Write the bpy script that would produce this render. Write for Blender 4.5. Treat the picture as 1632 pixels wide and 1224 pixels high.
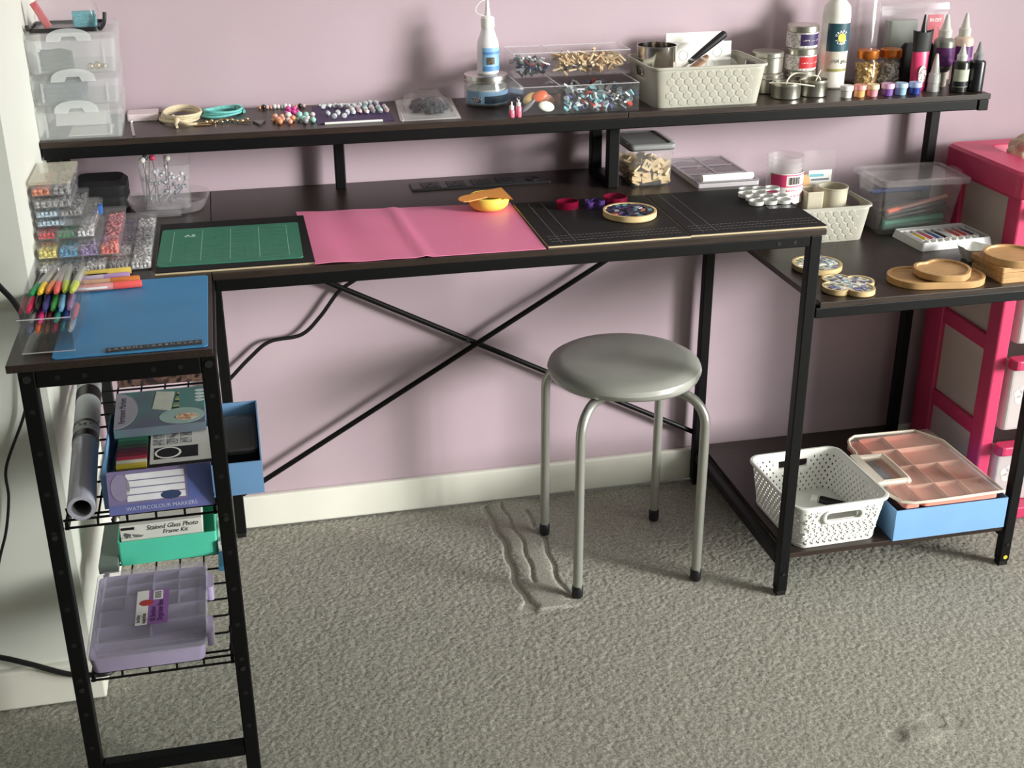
import bpy, math, random
import numpy as np
from mathutils import Vector, Matrix, Euler

for o in list(bpy.data.objects):
    bpy.data.objects.remove(o)
random.seed(7)
PI = math.pi
scene = bpy.context.scene
C = scene.collection

# ------------------------------------------------------------------ camera
cam_d = bpy.data.cameras.new('camera')
cam = bpy.data.objects.new('camera', cam_d)
C.objects.link(cam)
cam_d.sensor_fit = 'HORIZONTAL'
cam_d.sensor_width = 36.0
cam_d.lens = 36.0 * 1982.5 / 1632.0
cam_d.clip_start = 0.02
PITCH, ROLL, YAW = -0.4181, -0.0046, -0.2199
fw = Vector((-math.sin(YAW) * math.cos(PITCH), math.cos(YAW) * math.cos(PITCH), math.sin(PITCH)))
ri = Vector((math.cos(YAW), math.sin(YAW), 0))
up = ri.cross(fw)
r2 = math.cos(ROLL) * ri + math.sin(ROLL) * up
u2 = -math.sin(ROLL) * ri + math.cos(ROLL) * up
mw = Matrix(((r2.x, u2.x, -fw.x, 0.6697), (r2.y, u2.y, -fw.y, -2.432), (r2.z, u2.z, -fw.z, 1.3851), (0, 0, 0, 1)))
cam.matrix_world = mw
scene.camera = cam

# ------------------------------------------------------------------ world, lights, exposure
world = bpy.data.worlds.new('world')
scene.world = world
world.use_nodes = True
world.node_tree.nodes['Background'].inputs[0].default_value = (0.80, 0.90, 1.0, 1)
world.node_tree.nodes['Background'].inputs[1].default_value = 1.0

def area(name, loc, rot, sx, sy, power, col):
    d = bpy.data.lights.new(name, 'AREA')
    d.shape = 'RECTANGLE'
    d.size, d.size_y, d.energy, d.color = sx, sy, power, col
    o = bpy.data.objects.new(name, d)
    o.location, o.rotation_euler = loc, rot
    C.objects.link(o)
    return o
# hazy low sun and daylight through the window in the far right-hand wall, outside the picture
area('window_right_offscreen', (4.55, -2.65, 1.35), (0, PI / 2, 0), 1.70, 1.70, 160, (0.98, 1.0, 0.97))
sun_d = bpy.data.lights.new('sun_right_offscreen', 'SUN')
sun_d.energy, sun_d.angle, sun_d.color = 5.0, math.radians(13), (1.0, 0.985, 0.955)
sun = bpy.data.objects.new('sun_right_offscreen', sun_d)
sun.rotation_euler = Vector((-0.81, 0.585, -0.195)).to_track_quat('-Z', 'Y').to_euler()
sun.location = (6.5, -5, 3)
C.objects.link(sun)
vs = scene.view_settings
vs.view_transform = 'Standard'
vs.look = 'None'
vs.gamma = 1.0
vs.use_curve_mapping = False
vs.exposure = -0.03
scene.cycles.transparent_max_bounces = 48
scene.cycles.max_bounces = 8

# ------------------------------------------------------------------ materials
def lin(c):
    c = c / 255.0
    return c / 12.92 if c <= 0.04045 else ((c + 0.055) / 1.055) ** 2.4
def rgb(t):
    return (lin(t[0]), lin(t[1]), lin(t[2]), 1)
_m = {}
def mat(name, col, rough=0.5, metal=0.0, var=0.06, scale=40.0, bump=0.0, bscale=None, spec=0.5, coat=0.0, stretch=None, trans=0.0, sub=0.0):
    """opaque procedural material: noise varies the colour a little, optional bump"""
    if name in _m:
        return _m[name]
    m = bpy.data.materials.new(name)
    m.use_nodes = True
    nt = m.node_tree
    b = nt.nodes['Principled BSDF']
    b.inputs['Roughness'].default_value = rough
    b.inputs['Metallic'].default_value = metal
    b.inputs['Specular IOR Level'].default_value = spec
    b.inputs['Coat Weight'].default_value = coat
    b.inputs['Subsurface Weight'].default_value = sub
    tc = nt.nodes.new('ShaderNodeTexCoord')
    src = tc.outputs['Object']
    if stretch:
        mp = nt.nodes.new('ShaderNodeMapping')
        mp.inputs['Scale'].default_value = stretch
        nt.links.new(src, mp.inputs['Vector'])
        src = mp.outputs['Vector']
    nz = nt.nodes.new('ShaderNodeTexNoise')
    nz.inputs['Scale'].default_value = scale
    nz.inputs['Detail'].default_value = 4
    nt.links.new(src, nz.inputs['Vector'])
    cr = nt.nodes.new('ShaderNodeValToRGB')
    c = rgb(col)
    cr.color_ramp.elements[0].position = 0.3
    cr.color_ramp.elements[1].position = 0.7
    cr.color_ramp.elements[0].color = tuple(max(0, x * (1 - var)) for x in c[:3]) + (1,)
    cr.color_ramp.elements[1].color = tuple(min(1, x * (1 + var)) for x in c[:3]) + (1,)
    nt.links.new(nz.outputs['Fac'], cr.inputs['Fac'])
    nt.links.new(cr.outputs['Color'], b.inputs['Base Color'])
    if bump:
        n2 = nt.nodes.new('ShaderNodeTexNoise')
        n2.inputs['Scale'].default_value = bscale or scale * 4
        n2.inputs['Detail'].default_value = 3
        nt.links.new(src, n2.inputs['Vector'])
        bp = nt.nodes.new('ShaderNodeBump')
        bp.inputs['Strength'].default_value = bump
        bp.inputs['Distance'].default_value = 0.002
        nt.links.new(n2.outputs['Fac'], bp.inputs['Height'])
        nt.links.new(bp.outputs['Normal'], b.inputs['Normal'])
    _m[name] = m
    return m
def clear(name, col=(245, 248, 248), alpha=0.10, rough=0.12, fres=0.9, tint=(255, 255, 255), emis=0):
    """clear or frosted plastic: see-through with a reflecting skin, thicker looking at the rim"""
    if name in _m:
        return _m[name]
    m = bpy.data.materials.new(name)
    m.use_nodes = True
    nt = m.node_tree
    b = nt.nodes['Principled BSDF']
    b.inputs['Roughness'].default_value = rough
    tcx = nt.nodes.new('ShaderNodeTexCoord')
    nzx = nt.nodes.new('ShaderNodeTexNoise')
    nzx.inputs['Scale'].default_value = 30
    nt.links.new(tcx.outputs['Object'], nzx.inputs['Vector'])
    crx = nt.nodes.new('ShaderNodeValToRGB')
    c = rgb(col)
    crx.color_ramp.elements[0].color = tuple(x * 0.95 for x in c[:3]) + (1,)
    crx.color_ramp.elements[1].color = c
    nt.links.new(nzx.outputs['Fac'], crx.inputs['Fac'])
    nt.links.new(crx.outputs['Color'], b.inputs['Base Color'])
    tr = nt.nodes.new('ShaderNodeBsdfTransparent')
    tr.inputs['Color'].default_value = rgb(tint)
    mx = nt.nodes.new('ShaderNodeMixShader')
    fr = nt.nodes.new('ShaderNodeFresnel')
    ge = nt.nodes.new('ShaderNodeNewGeometry')
    io = nt.nodes.new('ShaderNodeMath')
    io.operation = 'MULTIPLY_ADD'          # 1.4 seen from outside, 1/1.4 seen from inside
    io.inputs[1].default_value, io.inputs[2].default_value = 1 / 1.4 - 1.4, 1.4
    nt.links.new(ge.outputs['Backfacing'], io.inputs[0])
    nt.links.new(io.outputs[0], fr.inputs['IOR'])
    ma = nt.nodes.new('ShaderNodeMath')
    ma.operation = 'MULTIPLY'
    ma.inputs[1].default_value = fres
    ma.use_clamp = True
    gl = nt.nodes.new('ShaderNodeBsdfGlossy')
    gl.inputs['Roughness'].default_value = min(rough, 0.25)
    gl.inputs['Color'].default_value = (0.9, 0.9, 0.9, 1)
    mg = nt.nodes.new('ShaderNodeMixShader')
    nt.links.new(fr.outputs['Fac'], ma.inputs[0])
    nt.links.new(ma.outputs[0], mg.inputs['Fac'])
    nt.links.new(tr.outputs[0], mg.inputs[1])
    nt.links.new(gl.outputs[0], mg.inputs[2])
    mx.inputs['Fac'].default_value = alpha
    nt.links.new(mg.outputs[0], mx.inputs[1])
    nt.links.new(b.outputs[0], mx.inputs[2])
    nt.links.new(mx.outputs[0], nt.nodes['Material Output'].inputs['Surface'])
    _m[name] = m
    return m
def patches(name, cols, scale=60.0, rough=0.5, metal=0.0, kind='CELL'):
    """printed or mixed surface: voronoi cells coloured from a short palette"""
    if name in _m:
        return _m[name]
    m = bpy.data.materials.new(name)
    m.use_nodes = True
    nt = m.node_tree
    b = nt.nodes['Principled BSDF']
    b.inputs['Roughness'].default_value = rough
    b.inputs['Metallic'].default_value = metal
    tc = nt.nodes.new('ShaderNodeTexCoord')
    vo = nt.nodes.new('ShaderNodeTexVoronoi' if kind == 'CELL' else 'ShaderNodeTexNoise')
    vo.inputs['Scale'].default_value = scale
    nt.links.new(tc.outputs['Object'], vo.inputs['Vector'])
    sp = nt.nodes.new('ShaderNodeSeparateColor')
    nt.links.new(vo.outputs['Color'], sp.inputs[0])
    cr = nt.nodes.new('ShaderNodeValToRGB')
    cr.color_ramp.interpolation = 'CONSTANT' if kind == 'CELL' else 'LINEAR'
    el = cr.color_ramp.elements
    lo, hi = (0.0, 1.0) if kind == 'CELL' else (0.3, 0.7)
    while len(el) < len(cols):
        el.new(0.5)
    for i, c in enumerate(cols):
        el[i].position = lo + (hi - lo) * i / (len(cols) if kind == 'CELL' else max(1, len(cols) - 1))
        el[i].color = rgb(c)
    nt.links.new(sp.outputs[0], cr.inputs['Fac'])
    nt.links.new(cr.outputs['Color'], b.inputs['Base Color'])
    _m[name] = m
    return m

# ------------------------------------------------------------------ mesh building
class G:
    def __init__(s):
        s.v, s.f = [], []
    def add(s, v, f, m=None):
        k = len(s.v)
        s.v += [tuple(m @ Vector(p)) for p in v] if m is not None else [tuple(p) for p in v]
        s.f += [tuple(i + k for i in q) for q in f]
        return s
    def box(s, x0, x1, y0, y1, z0, z1, m=None):
        v = [(x0, y0, z0), (x1, y0, z0), (x1, y1, z0), (x0, y1, z0), (x0, y0, z1), (x1, y0, z1), (x1, y1, z1), (x0, y1, z1)]
        return s.add(v, [(0, 3, 2, 1), (4, 5, 6, 7), (0, 1, 5, 4), (1, 2, 6, 5), (2, 3, 7, 6), (3, 0, 4, 7)], m)
    def loft(s, rings, cap0=True, cap1=True, m=None):
        n = len(rings[0])
        v = [p for r in rings for p in r]
        f = []
        for a in range(len(rings) - 1):
            for i in range(n):
                j = (i + 1) % n
                f.append((a * n + i, a * n + j, (a + 1) * n + j, (a + 1) * n + i))
        if cap0:
            f.append(tuple(reversed(range(n))))
        if cap1:
            f.append(tuple((len(rings) - 1) * n + i for i in range(n)))
        return s.add(v, f, m)
    def prism(s, pts, z0, z1, m=None):
        return s.loft([[(x, y, z0) for x, y in pts], [(x, y, z1) for x, y in pts]], m=m)
    def lathe(s, prof, n=24, cx=0, cy=0, m=None, cap0=True, cap1=True, sx=1, sy=1):
        rings = [[(cx + sx * max(r, 1e-5) * math.cos(2 * PI * i / n), cy + sy * max(r, 1e-5) * math.sin(2 * PI * i / n), z) for i in range(n)] for r, z in prof]
        return s.loft(rings, cap0, cap1, m)
    def cyl(s, r, z0, z1, n=20, cx=0, cy=0, m=None):
        return s.lathe([(r, z0), (r, z1)], n, cx, cy, m)
    def rod(s, a, b, r, n=8, r2=None):
        return s.tube([a, b], r, n, r2=r2)
    def tube(s, path, r, n=8, closed=False, r2=None):
        P = [Vector(p) for p in path]
        k = len(P)
        rings = []
        t0 = None
        for i in range(k):
            if closed:
                t = (P[(i + 1) % k] - P[i - 1]).normalized()
            else:
                t = (P[min(i + 1, k - 1)] - P[max(i - 1, 0)]).normalized()
            if t0 is None:
                nrm = t.orthogonal().normalized()
            else:
                q = t0.rotation_difference(t)
                nrm = (q @ nrm).normalized()
            t0 = t
            bi = t.cross(nrm)
            rr = r if r2 is None else r + (r2 - r) * i / (k - 1)
            rings.append([tuple(P[i] + nrm * rr * math.cos(2 * PI * j / n) + bi * rr * math.sin(2 * PI * j / n)) for j in range(n)])
        if closed:
            rings.append(rings[0])
            return s.loft(rings, False, False)
        return s.loft(rings)
    def sphere(s, r, c=(0, 0, 0), n=12, m=8, sc=(1, 1, 1)):
        prof = [(r * math.sin(PI * i / m), -r * math.cos(PI * i / m)) for i in range(m + 1)]
        rings = [[(c[0] + sc[0] * max(q, 1e-6) * math.cos(2 * PI * i / n), c[1] + sc[1] * max(q, 1e-6) * math.sin(2 * PI * i / n), c[2] + sc[2] * z) for i in range(n)] for q, z in prof]
        return s.loft(rings)
    def tray(s, x0, x1, y0, y1, z0, z1, t, rad=0.0, draft=0.0, floor=None, seg=4, lip=0.0, m=None):
        """open box with wall thickness; draft = how much smaller the bottom is"""
        fl = t if floor is None else floor
        R = lambda i, z, rr: [(x, y, z) for x, y in rrect(x0 + i, x1 - i, y0 + i, y1 - i, max(rr, 1e-4), seg)]
        rings = [R(draft, z0, rad)]
        if lip:
            rings += [R(draft * 0.05, z1 - 0.006, rad), R(-lip, z1 - 0.006, rad + lip), R(-lip, z1, rad + lip)]
        else:
            rings.append(R(0, z1, rad))
        rings += [R(t, z1, rad - t), R(draft + t, z0 + fl, rad - t)]
        return s.loft(rings, True, True, m)
    def arcshell(s, r, z0, z1, a0, a1, n=16, t=0.0004, cx=0, cy=0, r1=None):
        r1 = r if r1 is None else r1
        rings = []
        for i in range(n + 1):
            a = a0 + (a1 - a0) * i / n
            ca, sa = math.cos(a), math.sin(a)
            rings.append([(cx + r * ca, cy + r * sa, z0), (cx + (r + t) * ca, cy + (r + t) * sa, z0), (cx + (r1 + t) * ca, cy + (r1 + t) * sa, z1), (cx + r1 * ca, cy + r1 * sa, z1)])
        return s.loft(rings)
def rrect(x0, x1, y0, y1, r, seg=4):
    out = []
    for cx, cy, a in ((x1 - r, y0 + r, -PI / 2), (x1 - r, y1 - r, 0), (x0 + r, y1 - r, PI / 2), (x0 + r, y0 + r, PI)):
        for i in range(seg + 1):
            t = a + PI / 2 * i / seg
            out.append((cx + r * math.cos(t), cy + r * math.sin(t)))
    return out
def mesh_of(name, g, smooth=False):
    me = bpy.data.meshes.new(name)
    me.from_pydata(g.v, [], g.f)
    me.validate()
    import bmesh
    bm = bmesh.new()
    bm.from_mesh(me)
    bmesh.ops.recalc_face_normals(bm, faces=bm.faces)
    bm.to_mesh(me)
    bm.free()
    if smooth:
        me.polygons.foreach_set('use_smooth', [True] * len(me.polygons))
        try:
            me.set_sharp_from_angle(angle=math.radians(38))
        except Exception:
            pass
    return me
def tag(o, label=None, cat=None, group=None, kind=None):
    if label: o['label'] = label
    if cat: o['category'] = cat
    if group: o['group'] = group
    if kind: o['kind'] = kind
    return o
def obj(name, g, m, parent=None, smooth=False, bevel=0.0, loc=None, rot=None, label=None, cat=None, group=None, kind=None, seg=2):
    me = g if isinstance(g, bpy.types.Mesh) else mesh_of(name, g, smooth)
    if m is not None and not me.materials:
        me.materials.append(m)
    o = bpy.data.objects.new(name, me)
    C.objects.link(o)
    if parent: o.parent = parent
    if loc: o.location = loc
    if rot: o.rotation_euler = rot
    if bevel:
        md = o.modifiers.new('bevel', 'BEVEL')
        md.width, md.segments, md.limit_method = bevel, seg, 'ANGLE'
        md.angle_limit = math.radians(50)
    return tag(o, label, cat, group, kind)
def thing(name, label, cat, loc=(0, 0, 0), rz=0.0, group=None, rot=None):
    o = bpy.data.objects.new(name, None)
    o.empty_display_size = 0.02
    C.objects.link(o)
    o.location = loc
    o.rotation_euler = rot if rot else (0, 0, rz)
    return tag(o, label, cat, group)
def struct(name, g, m, **k):
    return obj(name, g, m, kind='structure', **k)
def copy_tree(root, loc=None, rot=None, label=None):
    r = root.copy()
    C.objects.link(r)
    if loc: r.location = loc
    if rot: r.rotation_euler = rot
    if label: r['label'] = label
    for ch in root.children:
        c = ch.copy(); C.objects.link(c); c.parent = r
        for gch in ch.children:
            d = gch.copy(); C.objects.link(d); d.parent = c
    return r
def text(name, s, size, m, parent, loc, rot=(PI / 2, 0, 0), shear=0.0, bold=0.0, sx=1.0):
    cu = bpy.data.curves.new(name, 'FONT')
    cu.body, cu.size, cu.extrude, cu.align_x, cu.align_y = s, size, 0.00012, 'CENTER', 'CENTER'
    cu.shear, cu.offset, cu.resolution_u = shear, bold, 2
    t = bpy.data.objects.new(name + '_curve', cu)
    C.objects.link(t)
    bpy.context.view_layer.update()
    me = bpy.data.meshes.new_from_object(t.evaluated_get(bpy.context.evaluated_depsgraph_get()))
    bpy.data.objects.remove(t)
    bpy.data.curves.remove(cu)
    me.materials.clear()
    me.materials.append(m)
    o = bpy.data.objects.new(name, me)
    C.objects.link(o)
    o.parent = parent
    o.location, o.rotation_euler = loc, rot
    o.scale = (sx, 1, 1)
    return o
def bez(pts, n=8):
    """smooth path through points (Catmull-Rom)"""
    P = [Vector(p) for p in pts]
    P = [2 * P[0] - P[1]] + P + [2 * P[-1] - P[-2]]
    out = []
    for i in range(1, len(P) - 2):
        for k in range(n):
            t = k / n
            a, b, c, d = P[i - 1], P[i], P[i + 1], P[i + 2]
            out.append(0.5 * ((2 * b) + (c - a) * t + (2 * a - 5 * b + 4 * c - d) * t * t + (3 * b - a - 3 * c + d) * t ** 3))
    out.append(P[-2])
    return out

U, D, L, B = 0.907, 0.75, 0.613, 0.089     # heights: upper shelf, desk top, low table, bottom shelf

WHITE = mat('white_plastic', (236, 236, 230), 0.35, var=0.02)
BLACKM = mat('black_metal', (11, 11, 12), 0.45, var=0.12, spec=0.22)
BLACKP = mat('black_plastic', (22, 22, 24), 0.4, var=0.1)
SILVER = mat('silver_metal', (200, 198, 192), 0.28, metal=1.0, var=0.03)
STEEL = mat('polished_steel', (190, 186, 178), 0.12, metal=1.0, var=0.03)
GOLD = mat('gold_metal', (206, 178, 132), 0.3, metal=1.0, var=0.05)
CLEAR = clear('clear_plastic', alpha=0.015, fres=0.9)
CLEAR2 = clear('clear_plastic_cloudy', alpha=0.05, rough=0.15, fres=0.9)
FROST = clear('frosted_plastic', (226, 230, 230), alpha=0.21, rough=0.3, fres=0.7)
FILM = clear('clear_film', alpha=0.05, rough=0.15, fres=0.6)
PAPER = mat('white_paper', (238, 236, 230), 0.7, var=0.02)
# ------------------------------------------------------------------ the room
PINK = mat('lilac_pink_paint', (186, 166, 175), 0.75, var=0.025, scale=6, bump=0.05, bscale=400)
WPAINT = mat('white_paint', (222, 224, 214), 0.6, var=0.02, scale=5)
SKIRT = mat('white_gloss_paint', (236, 235, 222), 0.35, var=0.02, scale=12)
X0R, X1R, Y0R, ZC = -1.5, 4.6, -3.6, 2.4
struct('wall_back', G().box(0.346, X1R, 0, 0.1, 0, ZC), PINK)
struct('wall_left', G().box(X0R, 0.346, -0.532, 0.1, 0, ZC), WPAINT)
struct('wall_far_left', G().box(X0R - 0.1, X0R, Y0R, -0.532, 0, ZC), mat('taupe_paint', (110, 108, 102), 0.8, var=0.03, scale=5))
wy0, wy1, wz0, wz1 = -3.50, -1.78, 0.45, 2.25
g = G()
g.box(X1R, X1R + 0.15, Y0R, wy0, 0, ZC).box(X1R, X1R + 0.15, wy1, 0.1, 0, ZC)
g.box(X1R, X1R + 0.15, wy0, wy1, 0, wz0).box(X1R, X1R + 0.15, wy0, wy1, wz1, ZC)
struct('wall_right', g, mat('taupe_paint', (110, 108, 102), 0.8, var=0.03, scale=5))
w1 = struct('window_1', G().box(X1R + 0.06, X1R + 0.1, wy0, wy0 + 0.04, wz0, wz1).box(X1R + 0.06, X1R + 0.1, wy1 - 0.04, wy1, wz0, wz1).box(X1R + 0.06, X1R + 0.1, wy0, wy1, wz0, wz0 + 0.04).box(X1R + 0.06, X1R + 0.1, wy0, wy1, wz1 - 0.04, wz1), WHITE)
obj('pane', G().box(X1R + 0.075, X1R + 0.08, wy0 + 0.04, wy1 - 0.04, wz0 + 0.04, wz1 - 0.04), CLEAR, w1)
obj('window_sill', G().box(X1R - 0.06, X1R + 0.06, wy0 - 0.01, wy1 + 0.01, wz0 - 0.02, wz0 + 0.003), WHITE, w1)
TAUPE = mat('taupe_paint', (110, 108, 102), 0.8, var=0.03, scale=5)
struct('wall_front', G().box(X0R, X1R, Y0R - 0.15, Y0R, 0, ZC), TAUPE)
struct('ceiling', G().box(X0R, X1R, Y0R, 0.1, ZC, ZC + 0.1), mat('ceiling_paint', (222, 222, 216), 0.8, var=0.02))
# skirting boards
def skirt(path_boxes, name):
    g = G()
    for b in path_boxes:
        g.box(*b)
    return struct(name, g, SKIRT, bevel=0.004)
skirt([(0.361, X1R, -0.015, 0, 0, 0.077)], 'baseboard_back')
skirt([(X0R, 0.361, -0.547, -0.532, 0, 0.077), (0.346, 0.361, -0.532, -0.015, 0, 0.077)], 'baseboard_left')

# carpet: a real relief of pile, with a rucked seam and furniture dents
def carpet():
    x0, x1, y0, y1, st = 0.02, 2.62, -1.36, -0.012, 0.0036
    nx, ny = int((x1 - x0) / st), int((y1 - y0) / st)
    rs = np.random.RandomState(3)
    X, Y = np.meshgrid(np.linspace(x0, x1, nx), np.linspace(y0, y1, ny))
    n = rs.rand(ny, nx)
    for _ in range(0):
        n = (n + np.roll(n, 1, 0) + np.roll(n, 1, 1) + np.roll(n, -1, 0) + np.roll(n, -1, 1)) / 5
    n = (n - n.mean()) / n.std()
    Z = -0.0046 + 0.0006 * np.clip(n, -2, 2)
    wob = 0.004 * np.sin(Y * 23) + 0.003 * np.sin(Y * 61 + 1)
    inr = (Y > -0.455).astype(float)
    def groove(xc, d, w, ya, yb):
        return -d * np.exp(-((X - xc - wob) / w) ** 2) * ((Y > ya) & (Y < yb))
    Z += groove(1.147, 0.012, 0.0045, -0.46, -0.03) + groove(1.185, 0.006, 0.004, -0.36, -0.03) + groove(1.232, 0.006, 0.004, -0.41, -0.06)
    Z += 0.006 * np.exp(-((X - 1.19) / 0.04) ** 2) * inr
    for a, b, r, d in ((1.150, -0.440, 0.012, 0.012), (1.66, -0.945, 0.010, 0.010), (1.745, -0.925, 0.012, 0.009), (1.775, -0.935, 0.008, 0.008)):
        Z += -d * np.exp(-(((X - a) ** 2 + (Y - b) ** 2) / r ** 2))
    Z += 0.006 * np.exp(-(((X - 1.70) / 0.035) ** 2 + ((Y + 0.955) / 0.02) ** 2))
    Z = np.minimum(Z, -0.0004)
    v = np.stack([X, Y, Z], -1).reshape(-1, 3)
    i = np.arange(ny * nx).reshape(ny, nx)
    q = np.stack([i[:-1, :-1], i[:-1, 1:], i[1:, 1:], i[1:, :-1]], -1).reshape(-1, 4)
    me = bpy.data.meshes.new('floor')
    me.vertices.add(len(v)); me.vertices.foreach_set('co', v.ravel())
    me.loops.add(q.size); me.loops.foreach_set('vertex_index', q.ravel().astype(np.int32))
    me.polygons.add(len(q)); me.polygons.foreach_set('loop_start', np.arange(0, q.size, 4, dtype=np.int32))
    me.update(calc_edges=True)
    me.validate()
    me.polygons.foreach_set('use_smooth', [True] * len(me.polygons))
    return me
CARPET = mat('grey_carpet', (160, 158, 147), 0.95, var=0.42, scale=330, bump=0.12, bscale=600, spec=0.03)
fl = struct('floor', carpet(), CARPET)
obj('carpet_surround', G().box(X0R, X1R, Y0R, 0, -0.05, -0.0062), CARPET, fl)

# ------------------------------------------------------------------ the corner desk
def wood(name, col, rough=0.36, stretch=(3, 40, 40)):
    return mat(name, col, rough, var=0.32, scale=5, stretch=stretch, bump=0.08, bscale=30, spec=0.45)
WOOD = wood('dark_walnut_board', (48, 38, 32))
WOODY = wood('dark_walnut_board_lengthwise', (48, 38, 32), stretch=(40, 3, 40))
desk = thing('corner_desk', 'black metal framed corner desk with dark walnut boards, raised shelf and low side table', 'desk', (1.25, -0.3, 0))
def dpart(name, g, m, parent=desk, **k):
    if parent is desk:
        g.v = [(x - 1.25, y + 0.3, z) for x, y, z in g.v]
        return obj(name, g, m, desk, **k)
    return obj(name, g, m, parent, **k)
def board(name, x0, x1, y0, y1, z, m=WOOD):
    return dpart(name, G().box(x0, x1, y0, y1, z - 0.011, z), m, bevel=0.001)
board('desk_top', 0.6155, 1.662, -0.514, -0.004, D)
board('wing_top', 0.350, 0.6145, -0.831, -0.004, D, WOODY)
board('side_table_top', 1.664, 2.150, -0.514, -0.004, L)
board('bottom_shelf', 1.656, 2.125, -0.508, -0.022, B)
board('shelf_board', 0.348, 1.3872, -0.220, -0.008, U)
board('shelf_board', 1.3884, 2.138, -0.220, -0.008, U)
def bar(name, x0, x1, y0, y1, z0, z1, bev=0.002):
    return dpart(name, G().box(x0, x1, y0, y1, z0, z1), BLACKM, bevel=bev)
# rails under the tops
bar('front_rail', 0.618, 1.634, -0.512, -0.491, 0.719, 0.739)
bar('back_rail', 0.618, 1.634, -0.040, -0.020, 0.719, 0.739)
bar('side_rail', 1.634, 1.655, -0.491, -0.040, 0.719, 0.739)
bar('wing_rail', 0.384, 0.597, -0.829, -0.808, 0.714, 0.739)
bar('wing_rail', 0.362, 0.383, -0.808, -0.045, 0.719, 0.739)
bar('wing_rail', 0.597, 0.618, -0.808, -0.045, 0.719, 0.739)
bar('wing_foot_rail', 0.384, 0.597, -0.828, -0.808, 0.060, 0.081)
bar('shelf_rail', 0.350, 2.112, -0.2185, -0.199, 0.876, 0.896)
bar('shelf_rail', 0.350, 2.112, -0.032, -0.012, 0.876, 0.896)
bar('shelf_end_rail', 2.113, 2.135, -0.221, -0.012, 0.8745, 0.896)
bar('shelf_end_rail', 0.350, 0.370, -0.199, -0.032, 0.876, 0.896)
bar('table_rail', 1.657, 2.125, -0.512, -0.492, 0.582, 0.602)
bar('table_rail', 1.657, 2.114, -0.036, -0.016, 0.582, 0.602)
bar('table_rail', 2.126, 2.146, -0.492, -0.052, 0.582, 0.602)
bar('base_rail', 1.634, 1.655, -0.490, -0.040, 0.058, 0.080)
bar('base_rail', 2.126, 2.146, -0.490, -0.052, 0.058, 0.080)
# legs and posts (each with a foot pad)
def leg(name, x, y, z0, z1, w=0.0216, pad=True):
    o = bar(name, x - w / 2, x + w / 2, y - w / 2, y + w / 2, z0 + (0.006 if pad else 0), z1)
    if pad:
        g = G().box(x - w * 0.42, x + w * 0.42, y - w * 0.42, y + w * 0.42, z0 - 0.004, z0 + 0.006)
        g.v = [(a - 1.25, b + 0.3, c) for a, b, c in g.v]
        obj('foot_pad', g, BLACKP, o)
    return o
fl1 = leg('leg', 0.3735, -0.8185, 0, 0.739)
fl2 = leg('leg', 0.6075, -0.8185, 0, 0.739)
leg('leg', 0.3735, -0.034, 0, 0.739)
leg('leg', 0.6060, -0.034, 0, 0.739)
leg('leg', 1.6445, -0.5025, 0, 0.739)
leg('leg', 1.6420, -0.030, 0, 0.739)
leg('leg', 2.1360, -0.5025, 0, 0.602)
leg('leg', 2.1250, -0.042, 0, 0.876)
leg('shelf_post', 0.864, -0.042, D, 0.876, 0.020, False)
leg('shelf_post', 1.379, -0.041, D, 0.876, 0.022, False)
leg('shelf_post', 1.379, -0.157, D, 0.876, 0.022, False)
leg('shelf_post', 0.360, -0.041, D, 0.876, 0.020, False)
leg('shelf_post', 0.360, -0.157, D, 0.876, 0.020, False)
bar('shelf_foot_bar', 1.3695, 1.3885, -0.146, -0.052, D, D + 0.016)
# punched holes on the wing legs, bolts on the rails, sticker
HOLE = BLACKP
BOLT = mat('bolt_steel', (70, 70, 70), 0.3, metal=0.8)
def disc(name, x, y, z, r, m, t=0.0008, axis='y'):
    g = G()
    R = Matrix.Rotation(PI / 2, 4, 'X') if axis == 'y' else Matrix.Rotation(PI / 2, 4, 'Y')
    g.lathe([(r, 0), (r, t)], 12, m=Matrix.Translation((x, y, z)) @ R)
    return dpart(name, g, m)
for lx in (0.3735, 0.6075):
    for k in range(10):
        disc('punched_hole', lx, -0.8288, 0.118 + 0.0625 * k, 0.0036, HOLE)
    disc('bolt', lx, -0.8290, 0.728, 0.0055, BOLT, 0.002)
    disc('bolt', lx, -0.8290, 0.487, 0.0040, BOLT, 0.002)
    disc('bolt', lx, -0.8290, 0.226, 0.0040, BOLT, 0.002)
for bx in (0.412, 0.446, 0.535, 0.570):
    disc('punched_hole', bx, -0.8288, 0.727, 0.0036, HOLE)
for bx in (1.575, 1.605):
    disc('punched_hole', bx, -0.5118, 0.729, 0.0036, HOLE)
disc('bolt', 1.6445, -0.5130, 0.046, 0.0035, BOLT, 0.002)
disc('bolt', 2.1360, -0.5130, 0.046, 0.0035, BOLT, 0.002)
disc('sticker', 2.1370, -0.5132, 0.016, 0.0046, mat('yellow_sticker', (214, 200, 60), 0.5), 0.0006)
# crossed braces
def brace(p, q):
    return dpart('cross_brace', G().rod(p, q, 0.0058, 10), BLACKM, smooth=True)
brace((0.616, -0.030, 0.094), (1.634, -0.030, 0.686))
brace((0.616, -0.021, 0.664), (1.634, -0.021, 0.124))
disc('bolt', 1.110, -0.0358, 0.4035, 0.0045, BOLT, 0.003)
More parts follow.
